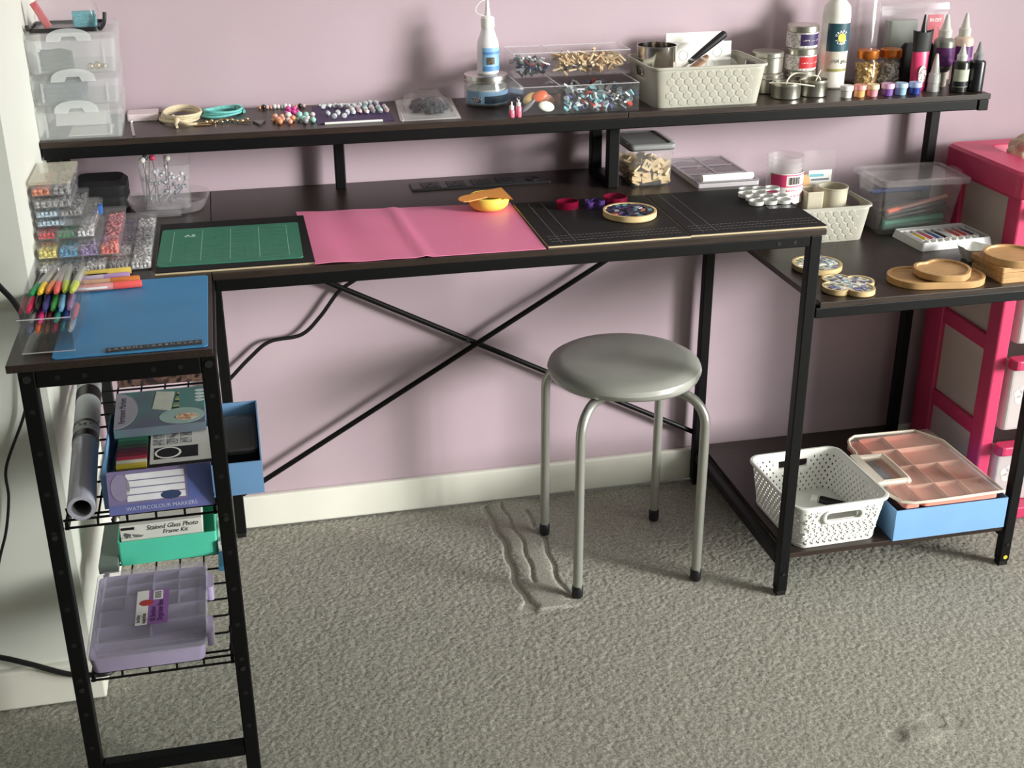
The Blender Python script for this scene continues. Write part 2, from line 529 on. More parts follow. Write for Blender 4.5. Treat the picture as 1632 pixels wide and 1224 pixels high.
# wire shelves in the wing
def wire_shelf(z):
    g = G().box(0.3855, 0.3905, -0.806, -0.046, z - 0.016, z - 0.004)
    sh = dpart('wire_shelf', g, BLACKM)
    def sub(name, g2):
        g2.v = [(x - 1.25, y + 0.3, c) for x, y, c in g2.v]
        obj(name, g2, BLACKM, sh, smooth=True)
    sub('side_bar', G().box(0.590, 0.595, -0.806, -0.046, z - 0.016, z - 0.004))
    for k in range(16):
        y = -0.790 + 0.0485 * k
        sub('cross_wire', G().tube([(0.388, y, z + 0.010), (0.3895, y, z - 0.001), (0.394, y, z - 0.002), (0.586, y, z - 0.002), (0.5905, y, z - 0.001), (0.592, y, z + 0.010)], 0.0019, 6))
    for x in (0.43, 0.47, 0.51, 0.55):
        sub('long_wire', G().tube([(x, -0.8045, z - 0.0005), (x, -0.8045, z - 0.013), (x, -0.795, z - 0.0055), (x, -0.048, z - 0.0055)], 0.0016, 6))
    for dz in (0.0, -0.0125):
        sub('front_wire', G().rod((0.3845, -0.8065, z + dz), (0.597, -0.8065, z + dz), 0.0019, 6))
        sub('back_wire', G().rod((0.3845, -0.0455, z + dz), (0.597, -0.0455, z + dz), 0.0019, 6))
wire_shelf(0.500)
wire_shelf(0.237)
# power strip let into the desk top
ps = dpart('power_strip', G().box(0.996, 1.270, -0.100, -0.050, D - 0.0005, D + 0.004), BLACKP, bevel=0.001)
SOCK = mat('socket_black', (12, 12, 13), 0.5)
for k, x in enumerate((1.035, 1.085, 1.135, 1.185, 1.225)):
    g = G()
    if k < 4:
        g.box(x - 0.018, x + 0.018, -0.093, -0.057, D + 0.004, D + 0.0052)
        for a, b in ((0, 0.008), (-0.008, -0.006), (0.008, -0.006)):
            g.box(x + a - 0.002, x + a + 0.002, -0.078 + b - 0.003, -0.078 + b + 0.003, D + 0.0052, D + 0.0062)
    else:
        g.lathe([(0.014, D + 0.004), (0.014, D + 0.0055), (0.010, D + 0.0055), (0.010, D + 0.005)], 16, 1.24, -0.075)
    g.v = [(a - 1.25, b + 0.3, c) for a, b, c in g.v]
    obj('socket', g, SOCK, ps)

# ------------------------------------------------------------------ stool
st = thing('stool', 'round stool with grey vinyl seat and four bent silver grey legs', 'stool', (1.371, -0.2995, 0), 0.02)
SEAT = mat('grey_vinyl', (158, 158, 150), 0.36, var=0.03, scale=9, bump=0.12, bscale=22)
LEGM = mat('silver_grey_paint', (170, 170, 162), 0.3, metal=0.55, var=0.03)
g = G()
n = 48
prof = [(0.001, 0.408), (0.125, 0.408), (0.138, 0.4135), (0.147, 0.421), (0.1505, 0.430), (0.1475, 0.4385), (0.138, 0.4445), (0.120, 0.4475), (0.08, 0.4485), (0.04, 0.4485), (0.001, 0.4485)]
rings = []
for r, z in prof:
    ring = []
    for i in range(n):
        a = 2 * PI * i / n
        dz = 0.0025 * math.sin(3 * a + 1) * (r / 0.15) if z < 0.43 else 0.0015 * math.sin(2 * a) * (1 - r / 0.15) * (r / 0.06 if r < 0.06 else 1)
        ring.append((r * math.cos(a), r * math.sin(a), z + dz))
    rings.append(ring)
g.loft(rings)
obj('seat', g, SEAT, st, smooth=True)
for k in range(4):
    a = PI / 4 + k * PI / 2
    ca, sa = math.cos(a), math.sin(a)
    R, rb = 0.176, 0.055
    pts = [(0.03, 0.398), (0.085, 0.399)]
    pts += [(R - rb + rb * math.sin(t), 0.400 - rb + rb * math.cos(t)) for t in [PI / 2 * i / 8 for i in range(9)]]
    pts += [(R, 0.2), (R, 0.018)]
    l = obj('leg', G().tube([(r * ca, r * sa, z) for r, z in pts], 0.0096, 14), LEGM, st, smooth=True)
    obj('rubber_foot', G().lathe([(0.0098, -0.002), (0.0112, 0.000), (0.0112, 0.022), (0.0098, 0.024)], 14, R * ca, R * sa), BLACKP, l, smooth=True)
obj('seat_ring', G().lathe([(0.078, 0.400), (0.084, 0.400), (0.084, 0.409), (0.078, 0.409)], 32), BLACKP, st)

# ------------------------------------------------------------------ cables
CABLE = mat('black_cable', (16, 16, 17), 0.45)
cb = obj('power_cable', G().tube(bez([(0.615, -0.022, 0.360), (0.66, -0.018, 0.402), (0.702, -0.018, 0.433), (0.766, -0.018, 0.442), (0.807, -0.018, 0.478), (0.848, -0.018, 0.529), (0.887, -0.022, 0.556), (0.92, -0.06, 0.60), (0.95, -0.075, 0.70), (0.96, -0.075, 0.736)]), 0.0042, 8), CABLE, smooth=True, label='black power cable hanging on the pink wall behind the crossed braces', cat='cable')
obj('lead', G().tube(bez([(0.20, -0.549, 0.94), (0.27, -0.552, 0.83), (0.306, -0.556, 0.773), (0.3285, -0.57, 0.745), (0.341, -0.60, 0.72), (0.345, -0.66, 0.62)]), 0.0046, 8), CABLE, smooth=True, label='black lead running down the white wall to the pen holder', cat='cable')
obj('thin_cable', G().tube(bez([(0.352, -0.56, 0.66), (0.325, -0.548, 0.60), (0.304, -0.542, 0.5435), (0.267, -0.542, 0.464), (0.262, -0.542, 0.41), (0.2486, -0.542, 0.35), (0.2286, -0.542, 0.294), (0.20, -0.542, 0.2)]), 0.0024, 8), CABLE, smooth=True, label='thin black cable looping down the white wall beside the wing leg', cat='cable')
obj('floor_cable', G().tube(bez([(0.10, -0.554, 0.140), (0.17, -0.554, 0.121), (0.20, -0.554, 0.117), (0.2475, -0.556, 0.0966), (0.3051, -0.557, 0.067), (0.345, -0.557, 0.058), (0.375, -0.55, 0.055), (0.40, -0.50, 0.052)]), 0.0048, 8), CABLE, smooth=True, label='thick black cable lying along the top of the white skirting board', cat='cable')

# ------------------------------------------------------------------ pink drawer tower
HOT = mat('hot_pink_plastic', (208, 62, 104), 0.38, var=0.03, sub=0.0)
SIDEP = clear('milky_panel', (214, 202, 190), alpha=0.72, rough=0.4, fres=0.3)
tw = thing('drawer_tower', 'pink plastic drawer tower with milky side panels', 'drawer unit', (2.17, -0.32, 0))
def tp(name, g, m=HOT, parent=tw, **k):
    return obj(name, g, m, parent, **k)
W, DP, H = 0.36, 0.29, 0.767
g = G()
R = lambda i, z, rr=0.02: [(x, y, z) for x, y in rrect(i, W - i, i, DP - i, rr, 4)]
Ri = lambda z: [(x, y, z) for x, y in rrect(0.075, W - 0.075, 0.075, DP - 0.045, 0.02, 4)]
Rb = lambda z: [(x, y, z) for x, y in rrect(0.09, W - 0.09, 0.09, DP - 0.06, 0.02, 4)]
g.loft([R(0.004, H - 0.058), R(0.0, H - 0.050), R(0.0, H - 0.006), R(0.006, H), Ri(H), Rb(H - 0.035)])
tp('top', g, bevel=0.003)
for x0 in (0.006, W - 0.036):
    for y0 in (0.004, DP - 0.075):
        tp('corner_post', G().box(x0, x0 + 0.030, y0, y0 + (0.045 if y0 < 0.1 else 0.070), 0.0, H - 0.052), bevel=0.004)
for z in (0.196, 0.394, 0.020):
    for x0 in (0.008, W - 0.032):
        tp('cross_bar', G().box(x0, x0 + 0.024, 0.040, DP - 0.06, z - 0.018, z + 0.018), bevel=0.004)
for x0 in (0.016, W - 0.020):
    tp('side_panel', G().box(x0, x0 + 0.004, 0.045, DP - 0.06, 0.03, H - 0.05), SIDEP)
tp('back_panel', G().box(0.03, W - 0.03, DP - 0.014, DP - 0.01, 0.02, H - 0.05), SIDEP)
MILK = clear('milky_drawer', (235, 226, 224), alpha=0.55, rough=0.4, fres=0.3)
FLW = mat('white_print', (250, 250, 250), 0.5)
for i, (z0, z1) in enumerate(((0.030, 0.165), (0.205, 0.365), (0.405, 0.690))):
    dr = tp('drawer', G().tray(0.045, W - 0.045, -0.004, DP - 0.02, z0, z1, 0.003, 0.01, 0.004), MILK)
    g = G().loft([[(x, y, z1 - 0.012 + zz) for x, y in rrect(0.034, W - 0.034, -0.030 if zz else -0.022, 0.004, 0.012, 3)] for zz in (0.0, 0.004, 0.024)])
    obj('drawer_pull', g, HOT, dr, bevel=0.003)
    for fx in (0.085, 0.18, 0.275):
        g = G()
        cz = (z0 + z1) / 2
        for q in range(5):
            a = 2 * PI * q / 5 + 0.3
            g.lathe([(0.010, 0), (0.010, 0.0006)], 12, m=Matrix.Translation((fx + 0.012 * math.cos(a), -0.0005, cz + 0.012 * math.sin(a))) @ Matrix.Rotation(PI / 2, 4, 'X'))
        obj('flower_print', g, FLW, dr)
tp('base', G().loft([[(x, y, z) for x, y in rrect(0, W, -0.035, DP, 0.015, 3)] for z in (0.0, 0.028)]), bevel=0.003)
# fluffy toy on top
g = G()
rs = random.Random(5)
for k in range(26):
    a, b = rs.uniform(0, 2 * PI), rs.uniform(-0.5, 1.2)
    rr = 0.030
    g.sphere(rs.uniform(0.012, 0.017), (rr * math.cos(a) * math.cos(b), rr * 0.8 * math.sin(a) * math.cos(b), 0.034 + 0.022 * math.sin(b)), 10, 7)
g.sphere(0.034, (0, 0, 0.034), 12, 8)
obj('fluffy_toy', g, mat('cream_fleece', (206, 190, 166), 0.95, var=0.2, scale=120, bump=0.6, bscale=300, spec=0.1), smooth=True, loc=(2.290, -0.150, 0.7345), label='cream fluffy toy sitting in the recess of the pink drawer tower top', cat='toy')
# ------------------------------------------------------------------ raised shelf: left end
DARKCLOTH = mat('slate_cloth', (74, 80, 90), 0.9, var=0.15, scale=60, bump=0.4)
def storage_box(label, z0, z1, dx):
    t = thing('storage_box', label, 'box', (0.412 + dx, -0.122, z0), 0.02)
    w, d, h = 0.0725, 0.088, z1 - z0
    obj('body', G().tray(-w, w, -d, d, 0.0, h - 0.010, 0.0014, 0.008, 0.004), FROST, t, smooth=True)
    obj('lid', G().loft([[(x, y, z) for x, y in rrect(-w - i, w + i, -d - i, d + i, 0.009, 4)] for i, z in ((0.001, h - 0.0102), (0.0015, h - 0.004), (-0.002, h - 0.0002))]), FROST, t, smooth=True)
    # arched carrying tab on the front
    out = []
    for k in range(13):
        a = PI * k / 12
        out.append((0.036 * math.cos(a), 0.021 * math.sin(a) ** 0.7))
    pts = out + [(-0.014, 0.0), (-0.010, 0.008), (0.010, 0.008), (0.014, 0.0)]
    g = G()
    g.loft([[(x, -d - 0.006, h - 0.012 + z) for x, z in pts], [(x, -d - 0.0035, h - 0.012 + z) for x, z in pts]])
    obj('tab_handle', g, clear('frosted_tab', (236, 240, 240), alpha=0.3, rough=0.35, fres=0.3), t)
    for s in (-1, 1):
        obj('rib', G().box(s * 0.052 - 0.002, s * 0.052 + 0.002, -d - 0.0005, -d + 0.0008, 0.006, h - 0.014), FROST, t)
    return t
storage_box('frosted clear box holding white card, bottom of the three stacked boxes', U, 0.9655, 0)
storage_box('frosted clear box holding slate cloth, middle of the three stacked boxes', 0.9655, 1.0175, 0.002)
storage_box('frosted clear box holding dark ribbon, top of the three stacked boxes', 1.0175, 1.083, 0.004)
tt = obj('folded_card', G().box(-0.045, 0.045, -0.002, 0.0, 0.0, 0.046, Matrix.Rotation(-0.9, 4, 'X')).box(-0.02, 0.05, -0.06, 0.02, -0.006, -0.0045), PAPER, loc=(0.412, -0.130, U + 0.008), label='white folded card inside the bottom frosted box', cat='card')
g = G()
for k in range(4):
    g.loft([[(x, y, 0.008 * k + z) for x, y in rrect(-0.055 + 0.003 * k, 0.012, -0.075, 0.06, 0.008, 3)] for z in (0.0, 0.0075)])
obj('folded_cloth', g, DARKCLOTH, loc=(0.411, -0.118, 0.9672), bevel=0.002, label='folded slate blue cloth inside the middle frosted box', cat='cloth')
g = G()
for k in range(5):
    g.tube(bez([(-0.05, -0.07, 0.003 + 0.006 * k), (-0.02, -0.078 + 0.006 * k, 0.006 + 0.006 * k), (0.0, -0.065, 0.004 + 0.006 * k), (-0.01, -0.04, 0.005 + 0.005 * k), (-0.05, -0.045, 0.004 + 0.006 * k)], 5), 0.004, 6)
obj('dark_ribbon', g, mat('charcoal_ribbon', (60, 62, 62), 0.7), loc=(0.413, -0.115, 1.020), smooth=True, label='coiled dark ribbon inside the top frosted box', cat='ribbon')
obj('gold_charm', G().sphere(0.007, (0, 0, 0.007), 10, 6).sphere(0.005, (0.012, 0.004, 0.005), 10, 6).sphere(0.006, (-0.011, -0.002, 0.006), 10, 6), GOLD, loc=(0.455, -0.185, 1.0190), smooth=True, label='little gold charm lying in the top frosted box', cat='charm')

# black tray on the stack with a bag, a red pen-knife and a teal packet
g = G()
g.tray(-0.058, 0.058, -0.050, 0.050, 0.0, 0.007, 0.003, 0.012, 0.0)
g.tube(bez([(0.057, -0.048, 0.004), (0.064, -0.048, 0.014), (0.0665, -0.046, 0.030)], 4), 0.0035, 6)
g.tube(bez([(-0.057, -0.048, 0.004), (-0.060, -0.046, 0.012)], 4), 0.0035, 6)
obj('black_tray', g, BLACKP, loc=(0.412, -0.148, 1.0835), rot=(0, 0, 0.0), smooth=True, label='shallow black tray with an upturned end on top of the frosted boxes', cat='tray')
g = G()
for k in range(1):
    g.loft([[(x, y + 0.004 * math.sin(60 * x), z) for x, y in rrect(-0.045 + i, 0.048 - i, -0.040 + i, 0.035 - i, 0.012, 4)] for i, z in ((0.0, 0.0), (-0.003, 0.02), (0.003, 0.045), (0.012, 0.07))])
obj('clear_bag', g, FILM, loc=(0.412, -0.148, 1.0870), smooth=True, label='crumpled clear bag standing on the black tray', cat='bag')
obj('teal_packet', G().loft([[(x, y, z) for x, y in rrect(-0.019, 0.019, -0.010, 0.010, 0.003, 3)] for z in (0.0, 0.019)]).box(-0.019, 0.017, -0.009, 0.009, 0.0192, 0.026), patches('teal_speckle', [(96, 158, 168), (120, 176, 184), (80, 140, 156)], 900), loc=(0.4435, -0.172, 1.0872), rot=(0, 0, 0.05), label='teal packet inside the clear bag on the black tray', cat='packet')
obj('pink_knife', G().loft([[(x, y, z) for x, y in rrect(-0.006, 0.006, -0.004, 0.004, 0.002, 3)] for z in (0.0, 0.045)], m=Matrix.Translation((0, 0, 0.001)) @ Matrix.Rotation(-0.45, 4, 'Y')), mat('dusty_red_plastic', (190, 92, 100), 0.4), loc=(0.385, -0.176, 1.0885), label='dusty red craft knife leaning inside the clear bag on the black tray', cat='knife')

# ------------------------------------------------------------------ jewellery bits on the shelf
obj('small_white_box', G().loft([[(x, y, z) for x, y in rrect(-0.027, 0.027, -0.024, 0.024, 0.003, 3)] for z in (0.0, 0.0125)]), mat('pinkish_white_card', (226, 208, 210), 0.5), bevel=0.001, loc=(0.511, -0.058, U), label='small pinkish white box lying beside the stacked frosted boxes', cat='box')
obj('nail_file', G().box(-0.0022, 0.0022, -0.056, 0.056, 0.0, 0.0014).sphere(0.0035, (0, 0.056, 0.003), 8, 6), SILVER, loc=(0.496, -0.150, U), rot=(0, 0, 0.09), label='thin silver nail file lying on the raised shelf', cat='file')
CORD = mat('cream_cord', (214, 198, 166), 0.85, var=0.12, scale=300)
def coil(name, m, c, rx, ry, nloop, rr, label, tail=True, rz=0.0):
    t = thing(name, label, 'bracelet', (c[0], c[1], U), rz)
    rs = random.Random(nloop + int(rx * 1e4))
    for k in range(nloop):
        pts = []
        ax, ay, ph = rx * rs.uniform(0.92, 1.05), ry * rs.uniform(0.9, 1.05), rs.uniform(0, 6)
        for i in range(28):
            a = 2 * PI * i / 28
            pts.append((ax * math.cos(a) + 0.002 * (k - 1), ay * math.sin(a), rr + 0.0032 * k + 0.0012 * (1 + math.sin(a * 2 + ph))))
        obj('strand', G().tube(pts, rr, 6, closed=True), m, t, smooth=True)
    return t
t = coil('cord_bracelet', CORD, (0.577, -0.080), 0.033, 0.052, 4, 0.0026, 'coiled cream cord bracelet with knotted ends on the raised shelf')
obj('knot', G().sphere(0.006, (-0.004, -0.055, 0.008), 10, 7).tube(bez([(-0.004, -0.055, 0.008), (-0.006, -0.068, 0.005), (-0.004, -0.082, 0.003)]), 0.0026, 6).tube(bez([(-0.004, -0.055, 0.008), (0.014, -0.066, 0.004), (0.030, -0.062, 0.003)]), 0.0026, 6), CORD, t, smooth=True)
obj('bead', G().sphere(0.005, (-0.012, -0.01, 0.006), 10, 7), WHITE, t, smooth=True)
TEAL = mat('turquoise_cord', (110, 190, 184), 0.7, var=0.12, scale=300)
t = coil('turquoise_bracelet', TEAL, (0.652, -0.062), 0.036, 0.026, 3, 0.0024, 'turquoise corded bracelet with metal beads on the raised shelf', rz=0.35)
obj('tail', G().tube(bez([(0.03, 0.008, 0.008), (0.040, 0.02, 0.010), (0.044, 0.012, 0.004), (0.040, -0.008, 0.003)]), 0.003, 6), TEAL, t, smooth=True)
for k in range(7):
    a = 0.3 + 0.35 * k
    obj('bead', G().sphere(0.0032, (0.036 * math.cos(a), 0.026 * math.sin(a), 0.008), 8, 6), SILVER, t, smooth=True)
g = G().tube(bez([(-0.03, 0.0, 0.003), (-0.015, -0.012, 0.003), (0.0, 0.004, 0.004), (0.02, -0.006, 0.003), (0.035, -0.020, 0.003), (0.05, -0.022, 0.003)]), 0.0016, 6)
for k in range(9):
    g.sphere(0.003, (-0.028 + 0.009 * k, -0.006 + 0.008 * math.sin(k * 1.7), 0.0034), 8, 6)
g.box(-0.045, -0.015, -0.012, -0.006, 0.0, 0.0022).box(-0.05, -0.02, -0.026, -0.021, 0.0, 0.0022)
obj('gold_chain', g, GOLD, loc=(0.652, -0.125, U), smooth=True, label='loose gold chain with clasps in front of the turquoise bracelet', cat='chain')
g = G().prism([(-0.012, 0.012), (0.012, 0.012), (0.0, -0.020)], 0.0, 0.004)
t = obj('dark_triangle', g, mat('gunmetal', (100, 96, 94), 0.3, metal=0.6), bevel=0.0008, loc=(0.716, -0.155, U), label='dark triangular metal piece lying alone on the raised shelf', cat='pendant')
# bead strings
def beads(name, label, pts, cols, r, cat='beads', pin=True, group=None):
    c = Vector((sum(p[0] for p in pts) / len(pts), sum(p[1] for p in pts) / len(pts), U))
    t = thing(name, label, cat, c, group=group)
    for i, p in enumerate(pts):
        rr = r * (0.8 + 0.4 * ((i * 37) % 10) / 10)
        obj('bead', G().sphere(rr, (p[0] - c.x, p[1] - c.y, rr + (p[2] if len(p) > 2 else 0)), 10, 7), cols[i % len(cols)], t, smooth=True)
    if pin:
        a, b = pts[0], pts[-1]
        obj('pin', G().rod((a[0] - c.x - 0.006, a[1] - c.y, r), (b[0] - c.x + 0.006, b[1] - c.y, r), 0.0007, 6), SILVER, t)
    return t
bm = {k: mat('bead_' + k, v, 0.2, var=0.1, coat=0.4) for k, v in dict(orange=(226, 150, 100), black=(36, 32, 34), pearl=(226, 216, 214), peach=(224, 160, 136), magenta=(206, 72, 150), mint=(150, 204, 190), crystal=(200, 206, 210), grey=(150, 150, 154), rose=(206, 176, 176), lilac=(176, 160, 200)).items()}
beads('bead_strand', 'strand of orange, black and pearl beads near the wall on the raised shelf', [(0.722 + 0.0068 * k, -0.026 - 0.0006 * k) for k in range(13)], [bm['orange'], bm['black'], bm['rose'], bm['peach'], bm['pearl'], bm['pearl'], bm['grey'], bm['pearl'], bm['pearl'], bm['grey']], 0.0042)
beads('bead_cluster', 'magenta bead cluster lying on the raised shelf', [(0.768 + 0.007 * k, -0.090 + 0.004 * (k % 2)) for k in range(4)] + [(0.772, -0.080, 0.004), (0.783, -0.082, 0.005)], [bm['magenta']], 0.005, pin=False)
beads('bead_earring', 'pair of peach bead earrings lying on the raised shelf', [(0.742 + 0.0085 * k, -0.150 - 0.004 * (k % 2)) for k in range(5)] + [(0.746 + 0.012 * k, -0.122) for k in range(3)] + [(0.752, -0.170), (0.770, -0.172)], [bm['orange'], bm['peach'], bm['peach'], bm['pearl']], 0.0052, 'earring')
beads('bead_earring', 'pair of mint bead earrings beside the purple card', [(0.786 + 0.0085 * k, -0.152 - 0.004 * (k % 2)) for k in range(4)] + [(0.790 + 0.012 * k, -0.120) for k in range(3)] + [(0.797, -0.175), (0.811, -0.170)], [bm['mint'], bm['mint'], bm['pearl'], bm['grey']], 0.0052, 'earring')
# purple card with white edge rods
t = thing('jewellery_card', 'purple card sheet with white rods along two edges, spread with silver beads', 'card', (0.888, -0.108, U))
obj('sheet', G().prism([(-0.069, 0.079), (0.072, 0.079), (0.068, -0.077), (-0.071, -0.080)], 0.0, 0.0016), mat('deep_purple_card', (58, 38, 84), 0.6, var=0.15, scale=30), t)
obj('edge_rod', G().rod((-0.055, 0.081, 0.002), (0.045, 0.081, 0.002), 0.002, 8), WHITE, t)
obj('edge_rod', G().rod((-0.058, -0.083, 0.002), (0.046, -0.081, 0.002), 0.0022, 8), WHITE, t)
rs = random.Random(11)
silver_bead = {}
spots = [(0.838 + 0.0115 * k, -0.062 + 0.008 * math.sin(k * 1.1)) for k in range(8)] + [(0.842 + 0.009 * k, -0.122 - 0.030 * (k % 2)) for k in range(5)]
spots += [(0.888 + 0.0125 * (k % 6), -0.090 - 0.017 * (k // 6) + 0.004 * (k % 2)) for k in range(18)] + [(0.918 + 0.011 * k, -0.047 + 0.004 * (k % 2)) for k in range(3)]
for i, (x, y) in enumerate(spots):
    key = ('crystal', 'crystal', 'rose', 'pearl', 'grey', 'crystal', 'rose', 'mint')[i % 8] if 13 <= i < 31 else 'crystal'
    if key not in silver_bead:
        silver_bead[key] = mesh_of('bead', G().lathe([(0.0012, -0.0035), (0.0042, -0.003), (0.0052, 0.0), (0.0042, 0.003), (0.0012, 0.0035)], 10), True)
        silver_bead[key].materials.append(bm[key])
    o = obj('silver_bead', silver_bead[key], None, loc=(x, y, U + 0.0066), rot=(rs.uniform(0, 3), rs.uniform(0, 1), 0), label='small ' + key + ' bead lying on the purple card', cat='bead', group=key + ' beads on the purple card')

# bag of dark stones
rs = random.Random(21)
g = G()
n = 28
def bag_ring(s, z, wob):
    out = []
    for i in range(n):
        a = 2 * PI * i / n
        e = 0.55
        x = 0.046 * s * math.copysign(abs(math.cos(a)) ** e, math.cos(a))
        y = 0.092 * s * math.copysign(abs(math.sin(a)) ** e, math.sin(a))
        w = rs.uniform(-wob, wob)
        out.append((x + y * 0.08 + w, y + w, z + rs.uniform(0, wob)))
    return out
g.loft([bag_ring(0.96, 0.0004, 0.0), bag_ring(1.0, 0.004, 0.0015), bag_ring(0.94, 0.008, 0.004), bag_ring(0.74, 0.019, 0.006), bag_ring(0.52, 0.027, 0.005), bag_ring(0.2, 0.029, 0.001)])
zb = obj('zip_bag', g, clear('crinkled_film', (236, 236, 232), alpha=0.05, rough=0.2, fres=0.9), smooth=True, loc=(1.028, -0.105, U), label='clear zip bag of dark stones lying on the raised shelf', cat='bag')
rs2 = random.Random(4)
fpts = [(x * rs2.uniform(0.94, 1.06) + y * 0.08, y * rs2.uniform(0.95, 1.05)) for x, y in rrect(-0.053, 0.053, -0.096, 0.096, 0.006, 3)]
obj('flat_edge', G().loft([[(x, y, 0.0003) for x, y in fpts], [(x, y, 0.0010 + 0.002 * rs2.random()) for x, y in fpts]]), clear('white_film', (236, 236, 232), alpha=0.45, rough=0.3), zb)
g = G()
for k in range(46):
    a, q = rs.uniform(0, 2 * PI), math.sqrt(rs.random())
    r = rs.uniform(0.005, 0.009)
    g.sphere(r, (0.032 * q * math.cos(a), 0.058 * q * math.sin(a), r + (1 - q) * 0.014 * rs.random()), 7, 5, (1, 1, 0.8))
obj('dark_stones', g, mat('blue_black_stone', (20, 30, 38), 0.3, var=0.4), loc=(1.030, -0.110, U + 0.001), kind='stuff', label='heap of blue black stones inside the clear zip bag', cat='stones')

# jar with a squeeze bottle standing on its lid
t = thing('resin_jar', 'round glass jar with silver screw lid and blue label', 'jar', (1.1465, -0.083, U))
obj('glass_body', G().lathe([(0.038, 0.0), (0.0415, 0.004), (0.0415, 0.036), (0.039, 0.042), (0.0385, 0.045), (0.0365, 0.045), (0.037, 0.041), (0.039, 0.036), (0.039, 0.005), (0.02, 0.004)], 32), CLEAR2, t, smooth=True)
obj('filling', G().lathe([(0.036, 0.0055), (0.0375, 0.007), (0.0375, 0.033), (0.02, 0.034)], 28), mat('resin_cream', (186, 190, 186), 0.3), t, smooth=True)
obj('screw_lid', G().lathe([(0.0400, 0.0445), (0.0425, 0.0455), (0.0425, 0.049), (0.0415, 0.050), (0.0425, 0.051), (0.0420, 0.058), (0.0400, 0.0592), (0.030, 0.0588), (0.001, 0.0588)], 36), SILVER, t, smooth=True)
lb = obj('label', G().arcshell(0.0417, 0.008, 0.031, -PI + 0.35, -0.1, 20), mat('blue_grey_label', (120, 152, 180), 0.5), t, smooth=True)
obj('dark_panel', G().arcshell(0.0422, 0.009, 0.023, -PI / 2 - 0.25, -0.15, 16), mat('navy_print', (34, 52, 68), 0.5), lb, smooth=True)
obj('print', G().arcshell(0.0422, 0.011, 0.021, -PI + 0.65, -PI / 2 - 0.40, 8), patches('jar_print', [(150, 170, 184), (120, 70, 60), (60, 60, 66), (190, 200, 206)], 500), lb)
t = thing('squeeze_bottle', 'white squeeze bottle with pale blue label standing on the glass jar', 'bottle', (1.150, -0.088, U + 0.0590))
obj('bottle_body', G().lathe([(0.017, 0.0), (0.0205, 0.003), (0.0205, 0.052), (0.0195, 0.060), (0.015, 0.072), (0.0125, 0.080), (0.011, 0.086)], 28), clear('milky_bottle', (240, 238, 240), alpha=0.8, rough=0.35, fres=0.2), t, smooth=True)
lb = obj('label', G().arcshell(0.0207, 0.007, 0.050, -PI + 0.85, 0.35, 18), mat('pale_blue_label', (136, 180, 220), 0.45), t, smooth=True)
obj('label_band', G().arcshell(0.0213, 0.008, 0.016, -PI + 0.88, 0.32, 16), mat('mid_blue_print', (90, 140, 190), 0.45), lb)
obj('label_band', G().arcshell(0.0213, 0.038, 0.043, -PI + 0.95, 0.25, 16), mat('mid_blue_print', (90, 140, 190), 0.45), lb)
obj('emblem', G().arcshell(0.0214, 0.020, 0.033, -PI / 2 - 0.28, -PI / 2 + 0.42, 8), patches('emblem_print', [(52, 46, 40), (120, 96, 60), (70, 80, 70), (30, 30, 30)], 700), lb)
obj('screw_cap', G().lathe([(0.0128, 0.085), (0.0130, 0.087), (0.0128, 0.102), (0.011, 0.104), (0.006, 0.105)], 24), WHITE, t, smooth=True)
obj('nozzle', G().lathe([(0.0065, 0.104), (0.0045, 0.114), (0.0022, 0.138), (0.0016, 0.140)], 14), WHITE, t, smooth=True)
obj('cap_strap', G().tube(bez([(0.002, 0, 0.136), (-0.012, -0.002, 0.132), (-0.022, -0.004, 0.122), (-0.021, -0.006, 0.112), (-0.010, -0.008, 0.1075), (-0.004, -0.009, 0.106)]), 0.0008, 6), WHITE, t, smooth=True)
# two little pink vials
for i, (x, lab) in enumerate(((1.1685, 'tiny pink vial with dropper tip in front of the glass jar'), (1.1815, 'tiny pink vial with hanging loop in front of the glass jar'))):
    t = thing('pink_vial', lab, 'vial', (x, -0.208, U))
    obj('vial_body', G().lathe([(0.0050, 0), (0.0056, 0.001), (0.0056, 0.012 + 0.006 * i), (0.004, 0.014 + 0.006 * i)], 14), mat('rose_pink_liquid', (226, 120, 142), 0.25), t, smooth=True)
    obj('vial_cap', G().lathe([(0.0042, 0.0135 + 0.006 * i), (0.0045, 0.020 + 0.005 * i), (0.0018, 0.022 + 0.005 * i), (0.0012, 0.028 + 0.003 * i)], 12), WHITE, t, smooth=True)
    if i:
        obj('loop', G().tube([(0.003 * math.cos(2 * PI * k / 10), 0, 0.033 + 0.003 * math.sin(2 * PI * k / 10)) for k in range(10)], 0.0007, 6, closed=True), SILVER, t, smooth=True)

# ------------------------------------------------------------------ two clear acrylic organisers
def organiser(label, x0, x1, y0, y1, z0, z1, divs):
    t = thing('acrylic_organiser', label, 'organiser', (x0, y0, z0))
    W, Dp, H = x1 - x0, y1 - y0, z1 - z0
    th = 0.0020
    obj('base', G().box(0, W, 0, Dp, 0, th), CLEAR, t)
    for nm, b in (('front_wall', (0, W, 0, th)), ('back_wall', (0, W, Dp - th, Dp)), ('end_wall', (0, th, th, Dp - th)), ('end_wall', (W - th, W, th, Dp - th))):
        obj(nm, G().box(*b, th, H), CLEAR, t)
        g = G().box(b[0], b[1], b[2], b[3], H - 0.0006, H + 0.0006)
        obj('rim', g, clear('clear_edge', (232, 232, 236), alpha=0.45, rough=0.2, fres=0.4), t)
    for d in divs:
        obj('divider', G().box(d - x0 - th / 2, d - x0 + th / 2, th, Dp - th, th, H), CLEAR, t)
        obj('rim', G().box(d - x0 - th / 2, d - x0 + th / 2, 0, Dp, H - 0.0006, H + 0.0006), clear('clear_edge', (232, 232, 236), alpha=0.45), t)
    return t
